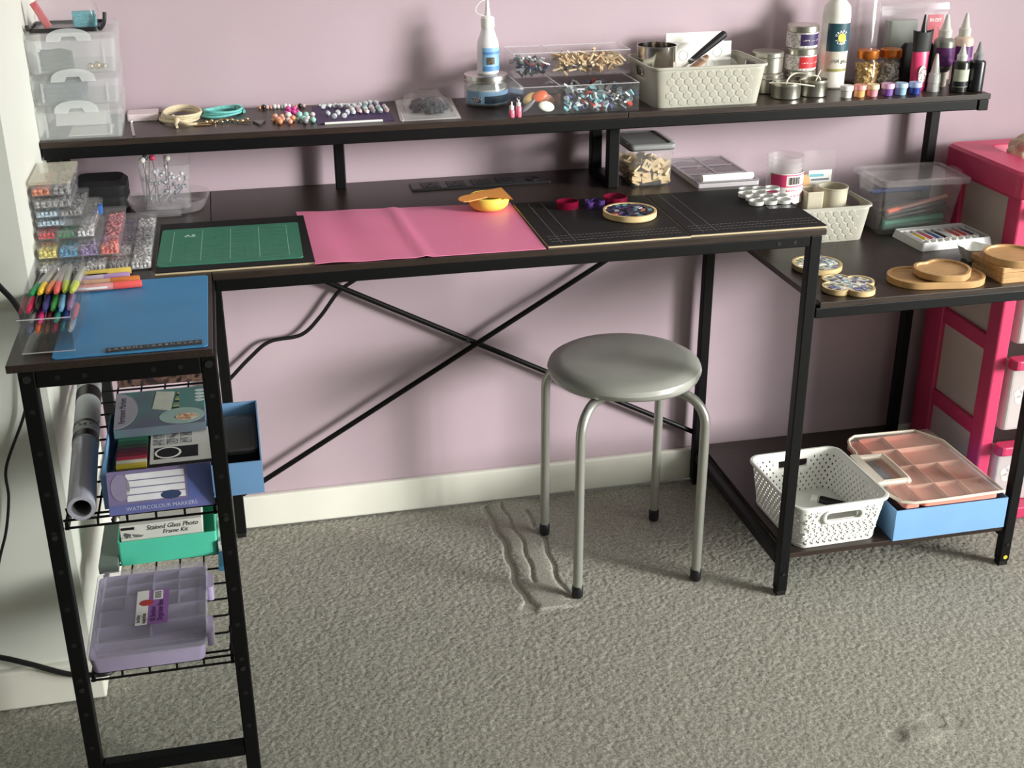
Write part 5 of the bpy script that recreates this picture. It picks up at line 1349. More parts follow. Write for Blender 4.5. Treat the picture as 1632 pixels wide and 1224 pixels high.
g = G().loft([[(x, 0.004 * math.sin(5 * math.pi * (x + 0.036) / 0.072) * k - 0.002 + dy, z) for x, dy in ((-0.036 * s, 0), (-0.02 * s, 0.001), (0.0, 0), (0.02 * s, 0.001), (0.036 * s, 0), (0.036 * s, 0.004), (0.02 * s, 0.008), (0.0, 0.010), (-0.02 * s, 0.008), (-0.036 * s, 0.004))] for s, z, k in ((0.9, 0.0, 0), (1.0, 0.05, 0.2), (1.0, 0.10, 0.6), (1.02, 0.13, 1.0), (1.0, 0.158, 1.2))])
obj('cellophane_bag', g, clear('crinkled_film', alpha=0.3), smooth=True, loc=(1.862, -0.062, L + 0.003), label='clear cellophane bag standing in the side table basket', cat='bag')
t = thing('kit_card', 'white kit card with blue and yellow print inside the cellophane bag', 'card', (1.862, -0.0715, L + 0.003))
obj('card', G().box(-0.026, 0.026, -0.0008, 0, 0, 0.118), PAPER, t)
obj('print_stripe', G().box(-0.024, 0.008, -0.0012, -0.0008, 0.104, 0.110), mat('print_aqua', (120, 190, 200), 0.5), t)
obj('print_stripe', G().box(-0.020, 0.020, -0.0012, -0.0008, 0.096, 0.100), mat('print_slate', (110, 124, 140), 0.5), t)
obj('wooden_tag', G().prism([(-0.012, 0), (0.012, 0), (0.013, 0.035), (0.008, 0.046), (-0.008, 0.046), (-0.013, 0.035)], 0, 0.003, Matrix.Rotation(PI / 2, 4, 'X')), mat('tan_wood', (206, 168, 120), 0.5), loc=(1.826, -0.0860, L + 0.0730), rot=(0.05, -0.25, 0), label='tan wooden tag leaning over the square silicone mould', cat='tag')

t = thing('storage_tub', 'clear lidded tub of pens on the low side table', 'tub', (2.040, -0.126, L), -0.03)
obj('tub_body', G().tray(-0.092, 0.092, -0.060, 0.062, 0.0, 0.108, 0.0018, 0.012, 0.013), CLEAR2, t, smooth=True)
obj('tub_lid', G().loft([[(x, y, z) for x, y in rrect(-0.100 + i, 0.100 - i, -0.076 + i, 0.070 - i, 0.014, 5)] for i, z in ((0.003, 0.1082), (0.0, 0.111), (0.0, 0.118), (0.003, 0.121), (0.012, 0.121), (0.014, 0.1175))]), clear('frosted_lid', (222, 216, 218), alpha=0.16, rough=0.2, fres=0.5), t, smooth=True)
for s in (-1, 1):
    obj('lid_clip', G().loft([[(x, y, z) for x, y in rrect(s * 0.0985 - 0.005, s * 0.0985 + 0.005, -0.026, 0.020, 0.003, 3)] for z in (0.090, 0.124)]), CLEAR2, t, smooth=True)
rs = random.Random(61)
for k, (nm, c, y, z, ry, r) in enumerate((('orange tipped', (160, 112, 104), -0.044, 0.060, -0.20, 0.0045), ('dark grey', (70, 66, 70), -0.040, 0.050, -0.17, 0.0048), ('black', (40, 38, 42), -0.044, 0.042, -0.14, 0.0048), ('plum', (96, 70, 84), -0.028, 0.036, -0.10, 0.0050), ('jade green', (50, 130, 104), -0.034, 0.024, -0.06, 0.0075), ('bottle green', (40, 96, 74), -0.030, 0.014, -0.04, 0.0065), ('pale grey', (150, 140, 140), -0.014, 0.020, 0.05, 0.0060), ('blue', (90, 110, 170), 0.030, 0.070, 0.0, 0.0050), ('brown', (120, 84, 74), -0.018, 0.052, -0.15, 0.0050))):
    p = thing('long_pen', nm + ' pen lying in the clear tub on the side table', 'pen', (2.036, -0.126 + y, L + z + 0.003), rot=(0, ry, -0.03))
    cm = mat('tubpen_' + nm.replace(' ', '_'), c, 0.4, var=0.04)
    cyl = lambda prof: G().loft([[(xx, rr * math.cos(2 * PI * q / 10), rr * math.sin(2 * PI * q / 10)) for q in range(10)] for xx, rr in prof])
    obj('barrel', cyl([(-0.040, r), (0.066, r), (0.068, r * 0.7)]), cm, p, smooth=True)
    obj('cap', cyl([(-0.066, r * 0.6), (-0.064, r * 1.1), (-0.040, r * 1.1)]), cm if k else mat('salmon_cap', (236, 120, 96), 0.4), p, smooth=True)
g = G().box(-0.078, 0.074, -0.02, 0.05, 0.0, 0.045)
obj('stationery_wad', g, mat('dark_plum_mix', (82, 70, 78), 0.7, var=0.3), bevel=0.004, loc=(2.040, -0.128, L + 0.003), label='dark pencil case filling the back of the clear tub', cat='pencil case')

# paint tray with eight little paint tubes
t = thing('paint_tray', 'white slotted plastic tray of paint tubes on the low side table', 'tray', (2.068, -0.229, L), 0.06)
TR = mat('grey_white_plastic', (214, 214, 214), 0.4, var=0.02)
obj('tray_body', G().tray(-0.079, 0.079, -0.052, 0.052, 0.0, 0.0165, 0.0022, 0.006, -0.004, floor=0.004), TR, t, bevel=0.001)
for k in range(9):
    x = -0.064 + 0.016 * k
    obj('slot_rib', G().box(x - 0.0016, x + 0.0016, -0.030, 0.050, 0.004, 0.0150), TR, t)
obj('tray_back', G().box(-0.078, 0.078, 0.036, 0.051, 0.004, 0.0158), TR, t)
for k, (nm, c) in enumerate((('yellow', (222, 186, 60)), ('cerise', (200, 60, 96)), ('blue', (50, 90, 140)), ('black', (34, 34, 44)), ('white', (236, 234, 230)), ('red', (190, 62, 60)), ('scarlet', (196, 52, 48)), ('violet', (62, 50, 92)))):
    x = -0.056 + 0.016 * k
    p = thing('paint_tube', nm + ' paint tube lying in the white slotted tray', 'paint tube', (0, 0, 0))
    p.matrix_world = Matrix.Translation((2.068, -0.229, L)) @ Matrix.Rotation(0.06, 4, 'Z') @ Matrix.Translation((x, 0, 0.0105))
    cyl = lambda prof: G().loft([[(rr * math.cos(2 * PI * q / 12), yy, rr * sq * math.sin(2 * PI * q / 12)) for q in range(12)] for yy, rr, sq in prof])
    obj('tube_body', cyl([(-0.026, 0.0058, 1.0), (-0.022, 0.0062, 1.0), (0.010, 0.0062, 0.7), (0.032, 0.0060, 0.15)]), mat('tubepaint_' + nm, c, 0.35), p, smooth=True)
    obj('tube_cap', cyl([(-0.041, 0.0040, 1), (-0.040, 0.0050, 1), (-0.0262, 0.0054, 1)]), WHITE, p, smooth=True)

# wooden blanks
OAK = mat('beech_wood', (190, 150, 100), 0.45, var=0.14, scale=10, stretch=(2, 14, 2), bump=0.04)
def wood_tray(name, label, loc, rz, outline, h, rim=0.0055, dep=0.004):
    """shallow recessed wooden tray from an outline function outline(inset)"""
    t = thing(name, label, 'wooden tray', loc, rz)
    R = lambda i, z: [(x, y, z) for x, y in outline(i)]
    obj('tray_body', G().loft([R(0.0012, 0), R(0, 0.001), R(0, h - 0.001), R(0.0008, h), R(rim, h), R(rim + 0.0008, h - dep)]), OAK, t, smooth=True)
    return t
def stadium(a, b):
    def f(i):
        return rrect(-a + i, a - i, -b + i, b - i, b - i - 1e-4, 10)
    return f
def round_o(r):
    return lambda i: [((r - i) * math.cos(2 * PI * k / 48), (r - i) * math.sin(2 * PI * k / 48)) for k in range(48)]
def heart(s):
    """soft heart: almost round, a small notch at the back and a blunt point in front"""
    def f(i):
        out = []
        for k in range(64):
            a = 2 * PI * k / 64
            db = (a - PI / 2 + PI) % (2 * PI) - PI
            df = (a + PI / 2 + PI) % (2 * PI) - PI
            r = s * (1.0 - 0.17 * math.exp(-(db / 0.34) ** 2) + 0.09 * math.exp(-(df / 0.30) ** 2)) - i
            out.append((1.08 * r * math.cos(a), r * math.sin(a)))
        return out
    return f
wood_tray('oval_tray', 'long oval wooden tray under the heart shaped tray', (1.9250, -0.452, L), -0.15, stadium(0.091, 0.050), 0.0130)
wood_tray('heart_tray', 'heart shaped wooden tray resting on the oval tray', (1.9360, -0.452, L + 0.0132), 0.30, heart(0.050), 0.0125)
for k in range(3):
    t = thing('wooden_tile', ('lowest', 'middle', 'uppermost')[k] + ' square wooden blank under the round wooden tray', 'wooden tile', (2.084 + (0, 0.002, -0.003)[k], -0.447 + (0, -0.002, 0.001)[k], L + 0.0102 * k), (0.02, -0.03, 0.05)[k])
    obj('blank', G().loft([[(x, y, z) for x, y in rrect(-0.051, 0.051, -0.050, 0.050, 0.003, 2)] for z in (0, 0.0100)]), OAK, t, bevel=0.0008)
wood_tray('round_tray', 'round wooden tray on top of the square wooden blanks', (2.079, -0.455, L + 0.0307), 0.0, round_o(0.054), 0.0135)
t = thing('flower_dish', 'white scalloped dish with pink mark behind the wooden blanks', 'dish', (2.066, -0.354, L))
sc5 = lambda r, z: [((r + 0.0035 * math.cos(5 * a)) * math.cos(a), (r + 0.0035 * math.cos(5 * a)) * math.sin(a), z) for a in [2 * PI * k / 40 for k in range(40)]]
obj('dish', G().loft([sc5(0.020, 0), sc5(0.021, 0.001), sc5(0.031, 0.024), sc5(0.032, 0.026), sc5(0.030, 0.026), sc5(0.019, 0.004)]), WHITE, t, smooth=True)
obj('pink_mark', G().lathe([(0.006, 0), (0.006, 0.0005)], 12, m=Matrix.Translation((-0.014, -0.022, 0.0165)) @ Matrix.Rotation(-0.55, 4, 'Z') @ Matrix.Rotation(PI / 2 + 0.35, 4, 'X') @ Matrix.Scale(0.6, 4, (0, 1, 0))), mat('pink_mark', (220, 130, 150), 0.5), t)

# ------------------------------------------------------------------ bottom shelf
WBASK = mat('white_basket_plastic', (232, 232, 226), 0.4, var=0.02)
t = thing('woven_basket', 'white perforated plastic basket on the bottom shelf', 'basket', (1.7600, -0.392, B), 0.03)
w, d, h, dr = 0.1000, 0.1150, 0.0970, 0.013
per = rrect(-w, w, -d, d, 0.026, 5)
P = [Vector(p) for p in per] + [Vector(per[0])]
ln = [0]
for i in range(len(P) - 1):
    ln.append(ln[-1] + (P[i + 1] - P[i]).length)
def per_at(s):
    s = s % ln[-1]
    for i in range(len(P) - 1):
        if s <= ln[i + 1] + 1e-9:
            return P[i].lerp(P[i + 1], (s - ln[i]) / max(1e-9, ln[i + 1] - ln[i]))
    return P[-1]
N, K = 216, 22
base = [per_at(ln[-1] * i / N) for i in range(N)]
def wall_pt(i, k):
    q = k / K
    p = base[i % N]
    return (p.x * (1 - (1 - q) * dr / w), p.y * (1 - (1 - q) * dr / d), h * q)
vv = [wall_pt(i, k) for k in range(K + 1) for i in range(N)]
ff = []
for k in range(K):
    for i in range(N):
        m = (base[i] + base[(i + 1) % N]) / 2
        handle = abs(m.y) > d - 0.004 and abs(m.x) < 0.034
        if handle and 14 <= k <= 17:
            continue
        near = abs(m.y) > d - 0.004 and abs(m.x) < 0.043 and 12 <= k <= 19
        on_side = abs(m.x) > w - 0.02
        if 2 <= k <= 19 and not near and (i + 2 * (k // 2)) % 4 == 0 and k % 2 == 0:
            continue
        ff.append((k * N + i, k * N + (i + 1) % N, (k + 1) * N + (i + 1) % N, (k + 1) * N + i))
ff.append(tuple(reversed(range(N))))
o = obj('wall', G().add(vv, ff), WBASK, t)
md = o.modifiers.new('thickness', 'SOLIDIFY')
md.thickness, md.offset = 0.0022, -1
Rr = lambda i, z: [(p.x * (1 + i / w), p.y * (1 + i / d), z) for p in base[::2]]
obj('rim', G().loft([Rr(-0.002, h - 0.004), Rr(0.004, h - 0.004), Rr(0.0045, h), Rr(0.003, h + 0.002), Rr(-0.001, h + 0.002), Rr(-0.002, h - 0.004)], False, False), WBASK, t, smooth=True)
obj('foot_band', G().loft([[(p.x * (1 - dr / w) * s, p.y * (1 - dr / d) * s, z) for p in base[::2]] for s, z in ((0.985, 0.0), (1.012, 0.002), (1.022, 0.008), (0.99, 0.009))]), WBASK, t, smooth=True)
for s in (-1, 1):
    pts = [(x, s * (d - 0.0010), z) for x, z in rrect(-0.041, 0.041, 0.0585, 0.0825, 0.0118, 6)]
    obj('handle_ring', G().tube(pts, 0.0036, 8, closed=True), WBASK, t, smooth=True)
# raised interlocking weave on the front face
g = G()
for r in range(5):
    for c in range(-6, 7):
        x, z = c * 0.0135 + (0.0067 if r % 2 else 0), 0.014 + 0.0165 * r
        if abs(x) > 0.075 or (abs(x) < 0.048 and z > 0.050):
            continue
        yy = -(d - (1 - z / h) * dr) - 0.0008
        g.box(x - 0.0055, x + 0.0045, yy - 0.0008, yy + 0.001, z - 0.0013, z + 0.0013)
        g.box(x - 0.0015, x + 0.0012, yy - 0.0010, yy + 0.001, z - 0.0058, z + 0.0058)
obj('weave_relief', g, WBASK, t)
obj('name_plate', G().box(0.012, 0.058, -0.1055, -0.1025, 0.0115, 0.0195), WBASK, t)
text('lettering', 'CURVER', 0.0075, mat('embossed_grey', (190, 190, 184), 0.5), t, (0.035, -0.1057, 0.0155))
p = thing('small_marker', 'small black and white bottle lying in the white basket', 'bottle', (1.806, -0.352, B + 0.0125), rot=(0, 0, -0.75))
cyl = lambda prof: G().loft([[(xx, rr * math.cos(2 * PI * q / 14), rr * math.sin(2 * PI * q / 14)) for q in range(14)] for xx, rr in prof])
obj('body', cyl([(-0.012, 0.0095), (0.036, 0.0095), (0.038, 0.008)]), BLACKP, p, smooth=True)
obj('cap', cyl([(-0.030, 0.008), (-0.029, 0.0092), (-0.016, 0.0092), (-0.0155, 0.006), (-0.012, 0.006)]), WHITE, p, smooth=True)
p = thing('small_jar', 'clear little jar with black band behind the basket handle', 'jar', (1.768, -0.462, B + 0.0145), rot=(0, 0, 0.05))
obj('body', cyl([(-0.035, 0.011), (-0.033, 0.012), (0.020, 0.012), (0.022, 0.009)]), mat('smoke_glass', (150, 150, 144), 0.2), p, smooth=True)
obj('band', cyl([(0.000, 0.0123), (0.004, 0.0123)]), BLACKP, p, smooth=True)

def card_box(label, x0, x1, y0, y1, z0, h, rz=0.0):
    t = thing('card_box', label, 'box', ((x0 + x1) / 2, (y0 + y1) / 2, z0), rz)
    w, d = (x1 - x0) / 2, (y1 - y0) / 2
    m = mat('sky_blue_card', (122, 168, 214), 0.6, var=0.04, scale=14)
    for nm, b in (('front_panel', (-w, w, -d, -d + 0.002)), ('back_panel', (-w, w, d - 0.002, d)), ('side_panel', (-w, -w + 0.002, -d + 0.002, d - 0.002)), ('side_panel', (w - 0.002, w, -d + 0.002, d - 0.002))):
        obj(nm, G().box(*b, 0.002, h), m, t)
    obj('bottom_panel', G().box(-w, w, -d, d, 0, 0.002), m, t)
    obj('lining', G().box(-w + 0.002, w - 0.002, -d + 0.002, d - 0.002, 0.002, 0.003), mat('black_card', (28, 26, 28), 0.8), t)
    return t
card_box('sky blue card box on the bottom shelf under the peach organiser', 1.875, 2.1210, -0.5115, -0.290, B, 0.068, 0.0)
t = thing('beading_tools', 'dark bundle of coloured pencils lying in the blue box on the bottom shelf', 'pencils', (2.000, -0.40, B + 0.0035))
for k in range(12):
    cm = mat('tool_%d' % (k % 4), ((60, 34, 34), (40, 36, 40), (110, 60, 56), (70, 60, 70))[k % 4], 0.5)
    obj('pencil', G().rod((-0.108 + 0.0085 * k, -0.100, 0.006), (-0.104 + 0.0085 * k, 0.095, 0.006), 0.0040, 6), cm, t)
# peach organiser with translucent lid laid over the box
t = thing('organiser_case', 'peach compartment organiser with milky lid and carry handle on the blue box', 'organiser', (1.993, -0.368, B + 0.0690), rot=(0.0, 0.0, 0.0))
def case_outline(i, hcut=0.0):
    """rounded case with a carry grip bulging on its left side"""
    pts = [(0.114, -0.146), (0.114, 0.146), (-0.064, 0.150), (-0.086, 0.135), (-0.096, 0.105), (-0.098, 0.070), (-0.112, 0.050), (-0.120, 0.0), (-0.118, -0.060), (-0.122, -0.100), (-0.108, -0.140), (-0.080, -0.152)]
    out = []
    P = [Vector(p) for p in pts]
    n = len(P)
    for k in range(n):
        a, b, c, e = P[k - 1], P[k], P[(k + 1) % n], P[(k + 2) % n]
        for q in range(5):
            tt = q / 5
            pt = 0.5 * ((2 * b) + (c - a) * tt * 0.6 + (2 * a - 5 * b + 4 * c - e) * tt * tt * 0 + (2 * (c - b) - (c - a) * 0.6) * tt)
            out.append((pt.x * (1 - i / 0.12), pt.y * (1 - i / 0.15)))
    return out
PEACH = mat('peach_plastic', (232, 150, 132), 0.45, var=0.04, scale=10)
MLID = clear('milky_lid', (240, 222, 206), alpha=0.16, rough=0.3, fres=0.5)
Ro = lambda i, z: [(x, y, z) for x, y in case_outline(i)]
body_x0 = -0.062
obj('base_tray', G().tray(body_x0, 0.108, -0.140, 0.140, 0.0, 0.013, 0.002, 0.012), PEACH, t)
obj('base_side', G().tray(-0.100, body_x0 - 0.003, -0.140, -0.062, 0.0, 0.013, 0.002, 0.008), PEACH, t)
obj('base_side', G().tray(-0.090, body_x0 - 0.003, 0.062, 0.132, 0.0, 0.013, 0.002, 0.008), PEACH, t)
for y in (-0.075, 0.005, 0.080):
    obj('divider', G().box(body_x0 + 0.002, 0.106, y - 0.0014, y + 0.0014, 0.002, 0.0128), mat('pale_peach', (244, 196, 176), 0.4), t)
for x, ya, yb in ((0.000, -0.138, 0.138), (0.054, -0.138, 0.004)):
    obj('divider', G().box(x - 0.0014, x + 0.0014, ya, yb, 0.002, 0.0126), mat('pale_peach', (244, 196, 176), 0.4), t)
# scooped compartments
for y0, y1, x0 in ((-0.138, -0.077, body_x0 + 0.003), (-0.073, 0.003, body_x0 + 0.003), (0.007, 0.078, body_x0 + 0.003)):
    obj('scoop', G().loft([[(x0, y, 0.0022), (x0 + 0.040, y, 0.0022), (x0 + 0.020, y, 0.0055), (x0 + 0.008, y, 0.0095), (x0, y, 0.0115)] for y in (y0 + 0.002, y1 - 0.002)]), PEACH, t)
lid = obj('lid', G().loft([Ro(0.002, 0.0134), Ro(0.0, 0.0145), Ro(0.0, 0.0165), Ro(0.002, 0.0178)]), MLID, t, smooth=True)
obj('lid_rim', G().tube([(x, y, 0.0165) for x, y in case_outline(0.001)[::2]], 0.0032, 8, closed=True), clear('milky_rim', (250, 240, 222), alpha=0.72, rough=0.3), t, smooth=True)
hp = [(-0.112, 0.052), (-0.060, 0.048), (-0.050, 0.040), (-0.050, -0.052), (-0.060, -0.060), (-0.114, -0.060)]
obj('carry_handle', G().tube(bez([(x, y, 0.0165) for x, y in hp], 5), 0.0072, 8), clear('milky_rim', alpha=0.72), t, smooth=True)
obj('handle_grip', G().loft([[(x, y, z) for x, y in rrect(-0.122, -0.104, -0.066, 0.058, 0.006, 3)] for z in (0.004, 0.0235)]), clear('milky_rim', alpha=0.72), t, smooth=True)
# ------------------------------------------------------------------ upper wire shelf of the wing
t = thing('film_roll', 'roll of silvery lilac film with black and white paper bands on the upper wire shelf', 'roll', (0.4125, -0.815, 0.5210), rot=(-PI / 2, 0, 0.055))
FOIL = mat('silvery_lilac_film', (206, 206, 222), 0.22, metal=0.35, var=0.03, bump=1.0, bscale=45)
obj('film', G().lathe([(0.0135, 0.0), (0.0185, 0.0), (0.0195, 0.002), (0.0195, 0.50), (0.0135, 0.50), (0.0135, 0.0)], 32, cap0=False, cap1=False), FOIL, t, smooth=True)
obj('core', G().lathe([(0.0120, 0.003), (0.0134, 0.003), (0.0134, 0.49), (0.0120, 0.49), (0.0120, 0.003)], 28, cap0=False, cap1=False), mat('grey_core', (96, 92, 92), 0.7), t, smooth=True)
obj('paper_wrap', G().lathe([(0.0197, 0.200), (0.0200, 0.200), (0.0200, 0.49), (0.0197, 0.49)], 32, cap0=False, cap1=False), mat('wrap_white', (200, 206, 208), 0.5, var=0.06), t, smooth=True)
for a, b in ((0.205, 0.225), (0.255, 0.262), (0.360, 0.400), (0.440, 0.446)):
    obj('black_band', G().lathe([(0.0201, a), (0.0204, a), (0.0204, b), (0.0201, b)], 32, cap0=False, cap1=False), BLACKP, t, smooth=True)
o = text('lettering', '54 IN', 0.014, mat('black_lettering', (30, 30, 32), 0.5), t, (0, 0, 0))
o.matrix_local = Matrix.Translation((0.006, -0.0206, 0.240)) @ Matrix.Rotation(-PI / 2, 4, 'X') @ Matrix.Rotation(PI, 4, 'Y') @ Matrix.Rotation(PI, 4, 'Z')
card_box('sky blue card box sticking out of the upper wire shelf', 0.440, 0.6650, -0.7900, -0.5750, 0.502, 0.052, 0.0)
t = thing('food_tub', 'grey lidded plastic tub in the blue box on the wire shelf', 'tub', (0.635, -0.652, 0.5055))
obj('tub_body', G().loft([[(x, y, z) for x, y in rrect(-0.024, 0.024, -0.062, 0.062, 0.010, 4)] for z in (0, 0.026)]), mat('charcoal_plastic', (40, 40, 40), 0.4), t, smooth=True)
obj('tub_lid', G().loft([[(x, y, z) for x, y in rrect(-0.026 + i, 0.026 - i, -0.065 + i, 0.065 - i, 0.012, 5)] for i, z in ((0, 0.026), (0, 0.031), (0.003, 0.033), (0.006, 0.033), (0.007, 0.0315))]), mat('grey_lid', (92, 92, 92), 0.35), t, smooth=True)
def pack(name, label, w, dep, h, loc, rot, m, cat='box'):
    t = thing(name, label, cat, loc, rot=rot)
    obj('carton', G().box(-w, w, 0, dep, 0, h), m, t, bevel=0.0008)
    return t
LAV = mat('lavender_card', (130, 118, 160), 0.5, var=0.12, scale=8)
# watercolour brush-pen pack leaning at the front of the box
t = pack('pen_pack', 'lavender and blue pack picturing white brush pens leaning on the blue box', 0.0720, 0.0680, 0.0140, (0.5215, -0.8140, 0.5045), (1.14, 0, 0.01), LAV)
t.scale = (1, 0.9, 0.79)
obj('blue_panel', G().box(0.038, 0.0715, 0.0005, 0.0675, 0.014, 0.0143), mat('periwinkle_print', (96, 112, 178), 0.5), t)
obj('blue_strip', G().box(-0.0715, 0.0715, 0.0005, 0.0150, 0.0143, 0.0146), mat('blue_violet_print', (104, 110, 170), 0.5, var=0.1), t)
for k in range(4):
    obj('pictured_pen', G().box(-0.046, 0.034, 0.0190 + 0.0112 * k, 0.0285 + 0.0112 * k, 0.0143, 0.0147), mat('pictured_white', (232, 232, 236), 0.5), t)
obj('oval_print', G().lathe([(0.021, 0), (0.021, 0.0004)], 24, m=Matrix.Translation((-0.054, 0.042, 0.0143)) @ Matrix.Scale(0.62, 4, (1, 0, 0))), mat('lilac_grey_print', (150, 140, 170), 0.5), t)
obj('dark_mark', G().lathe([(0.014, 0), (0.014, 0.0005)], 16, m=Matrix.Translation((0.014, 0.024, 0.0147)) @ Matrix.Scale(0.5, 4, (0, 1, 0))), mat('navy_mark', (50, 66, 104), 0.5), t)
text('lettering', 'WATERCOLOUR MARKERS', 0.0085, mat('pale_lettering', (196, 200, 224), 0.5), t, (0.0, 0.0075, 0.0148), rot=(0, 0, 0), sx=0.95)
# pencil set: black tray with coloured pencils and a b/w card
t = pack('pencil_set', 'black pencil set with coloured pencils and a black and white card', 0.0700, 0.1050, 0.0120, (0.5230, -0.7350, 0.5200), (0.10, 0, 0.0), mat('black_carton', (30, 28, 30), 0.5))
for k, c in enumerate(((214, 190, 70), (206, 200, 180), (150, 50, 70), (90, 40, 50), (70, 40, 52), (50, 56, 50), (40, 74, 62), (44, 92, 72), (38, 52, 50))):
    obj('pencil', G().rod((-0.067, 0.008 + 0.0105 * k, 0.0150), (-0.024, 0.008 + 0.0105 * k, 0.0150), 0.0046, 8), mat('setpencil_%d' % k, c, 0.4), t, smooth=True)
cd = obj('printed_card', G().box(-0.020, 0.0695, 0.012, 0.104, 0.0122, 0.0132), mat('card_white', (214, 214, 208), 0.5), t)
DKP = mat('dark_print', (40, 40, 42), 0.5)
GYP = patches('sketch_print', [(150, 150, 148), (186, 186, 182), (110, 110, 110)], 200, 0.5)
for i in range(3):
    for j in range(2):
        obj('picture', G().box(-0.016 + 0.020 * i, 0.001 + 0.020 * i, 0.062 + 0.019 * j, 0.078 + 0.019 * j, 0.0132, 0.0135), GYP, cd)
obj('black_panel', G().box(-0.014, 0.050, 0.022, 0.054, 0.0132, 0.0135), DKP, cd)
obj('logo_ring', G().lathe([(0.013, 0.0), (0.0155, 0.0), (0.0155, 0.0004), (0.013, 0.0004)], 24, m=Matrix.Translation((0.006, 0.038, 0.0135)) @ Matrix.Scale(1.25, 4, (1, 0, 0)), cap0=False, cap1=False), WTXT, cd)
# teal and purple pencil pack
t = pack('coloured_pencil_pack', 'teal and purple pencil pack with pictured pencils on the upper wire shelf', 0.0680, 0.1560, 0.0150, (0.5180, -0.6500, 0.5450), (0.10, 0, 0.01), patches('teal_purple_gradient', [(112, 98, 130), (108, 118, 130), (100, 140, 136), (92, 142, 142)], 9, 0.45, kind='NOISE'))
t.scale = (1, 0.74, 1)
obj('pale_oval', G().prism([(-0.0675 + 0.034 * max(0, math.cos(a)), 0.078 + 0.074 * math.sin(a)) for a in [-PI / 2 + PI * k / 16 for k in range(17)]], 0.0150, 0.0153), mat('grey_lilac_print', (168, 164, 176), 0.5), t)
obj('pictured_box', G().prism([(-0.012, 0.075), (0.016, 0.060), (0.022, 0.140), (-0.006, 0.148)], 0.0150, 0.0154), mat('print_offwhite', (206, 208, 196), 0.5), t)
for k in range(8):
    obj('pictured_pencil', G().box(0.019 + 0.001 * k, 0.029, 0.068 + 0.009 * k, 0.073 + 0.009 * k, 0.0150, 0.0155), mat('pp_%d' % (k % 3), ((40, 44, 40), (180, 160, 90), (120, 140, 110))[k % 3], 0.5), t)
obj('pale_circle', G().lathe([(0.034, 0), (0.034, 0.0003)], 28, m=Matrix.Translation((0.033, 0.036, 0.0150)) @ Matrix.Scale(0.95, 4, (0, 1, 0))), mat('mint_print', (160, 186, 180), 0.5), t)
obj('pictured_art', G().lathe([(0.017, 0), (0.017, 0.0003)], 20, m=Matrix.Translation((0.040, 0.030, 0.0154)) @ Matrix.Scale(0.8, 4, (0, 1, 0))), patches('art_print', [(214, 176, 140), (206, 150, 120), (226, 206, 180), (190, 140, 110)], 260), t)
for k in range(4):
    obj('white_dot', G().lathe([(0.0050, 0), (0.0050, 0.0003)], 14, m=Matrix.Translation((0.060, 0.095 + 0.014 * k, 0.0150)) @ Matrix.Scale(1.5, 4, (1, 0, 0))), mat('dot_white', (206, 216, 216), 0.5), t)
text('lettering', 'Permanent Markers', 0.0140, mat('ink_lettering', (54, 50, 64), 0.5), t, (-0.056, 0.076, 0.0155), rot=(0, 0, PI / 2), sx=0.95, shear=0.2)
# dark pack at the back
t = pack('dark_art_pack', 'dark pack with bronze leaf print at the back of the upper wire shelf', 0.0680, 0.140, 0.0150, (0.5140, -0.4800, 0.5560), (0.06, 0, 0.0), patches('bronze_leaf_print', [(34, 30, 32), (60, 44, 42), (120, 90, 78), (28, 26, 28)], 55, 0.5, kind='NOISE'))
obj('white_oval', G().lathe([(0.010, 0), (0.010, 0.0004)], 18, m=Matrix.Translation((-0.054, 0.014, 0.0150)) @ Matrix.Scale(1.3, 4, (1, 0, 0)) @ Matrix.Scale(0.7, 4, (0, 1, 0))), WTXT, t)
g = G()
for k in range(10):
    g.sphere(0.012, (0.006 * math.sin(k * 2.0), -0.06 + 0.013 * k, 0.012), 8, 6, (0.9, 1, 0.9))
obj('bubble_wrap', g, clear('crinkled_film', alpha=0.3), smooth=True, loc=(0.4430 + 0.0125, -0.690, 0.5055), label='strip of clear bubble wrap down the side of the wire shelf box', cat='wrap')

# ------------------------------------------------------------------ lower wire shelf of the wing
t = thing('section_box', 'lilac section organiser box with frosted lid on the lower wire shelf', 'organiser', (0.4720, -0.7000, 0.2392), 0.0)
LIL = mat('lilac_plastic', (184, 172, 204), 0.42, var=0.03)
obj('base', G().tray(-0.0855, 0.0855, -0.1150, 0.1150, 0.0, 0.0270, 0.0022, 0.010, 0.004), LIL, t, smooth=True)
for y in (-0.072, -0.030, 0.012, 0.052, 0.084):
    obj('divider', G().box(-0.081, 0.081, y - 0.0007, y + 0.0007, 0.0022, 0.0255), LIL, t)
for x, ya, yb in ((-0.040, 0.013, 0.112), (0.001, -0.071, -0.031), (0.001, 0.053, 0.112), (0.042, 0.013, 0.112)):
    obj('divider', G().box(x - 0.0007, x + 0.0007, ya, yb, 0.0022, 0.0255), LIL, t)
LLID = clear('lilac_frosted_lid', (214, 210, 226), alpha=0.22, rough=0.3, fres=0.5)
Rl = lambda i, z, rr: [(x, y, z) for x, y in rrect(-0.0875 + i, 0.0875 - i, -0.1170 + i, 0.1170 - i, rr, 5)]
obj('lid', G().loft([Rl(0, 0.0272, 0.012), Rl(0, 0.0340, 0.012), Rl(0.0015, 0.0360, 0.012), Rl(0.0130, 0.0360, 0.004), Rl(0.0145, 0.0340, 0.004)]), LLID, t, smooth=True)
for y in (-0.068, 0.058):
    obj('catch', G().loft([[(x, yy, z) for x, yy in rrect(0.0860, 0.0965, y - 0.022, y + 0.022, 0.004, 3)] for z in (0.008, 0.0330)]), clear('lilac_catch', (206, 192, 226), alpha=0.75), t, smooth=True)
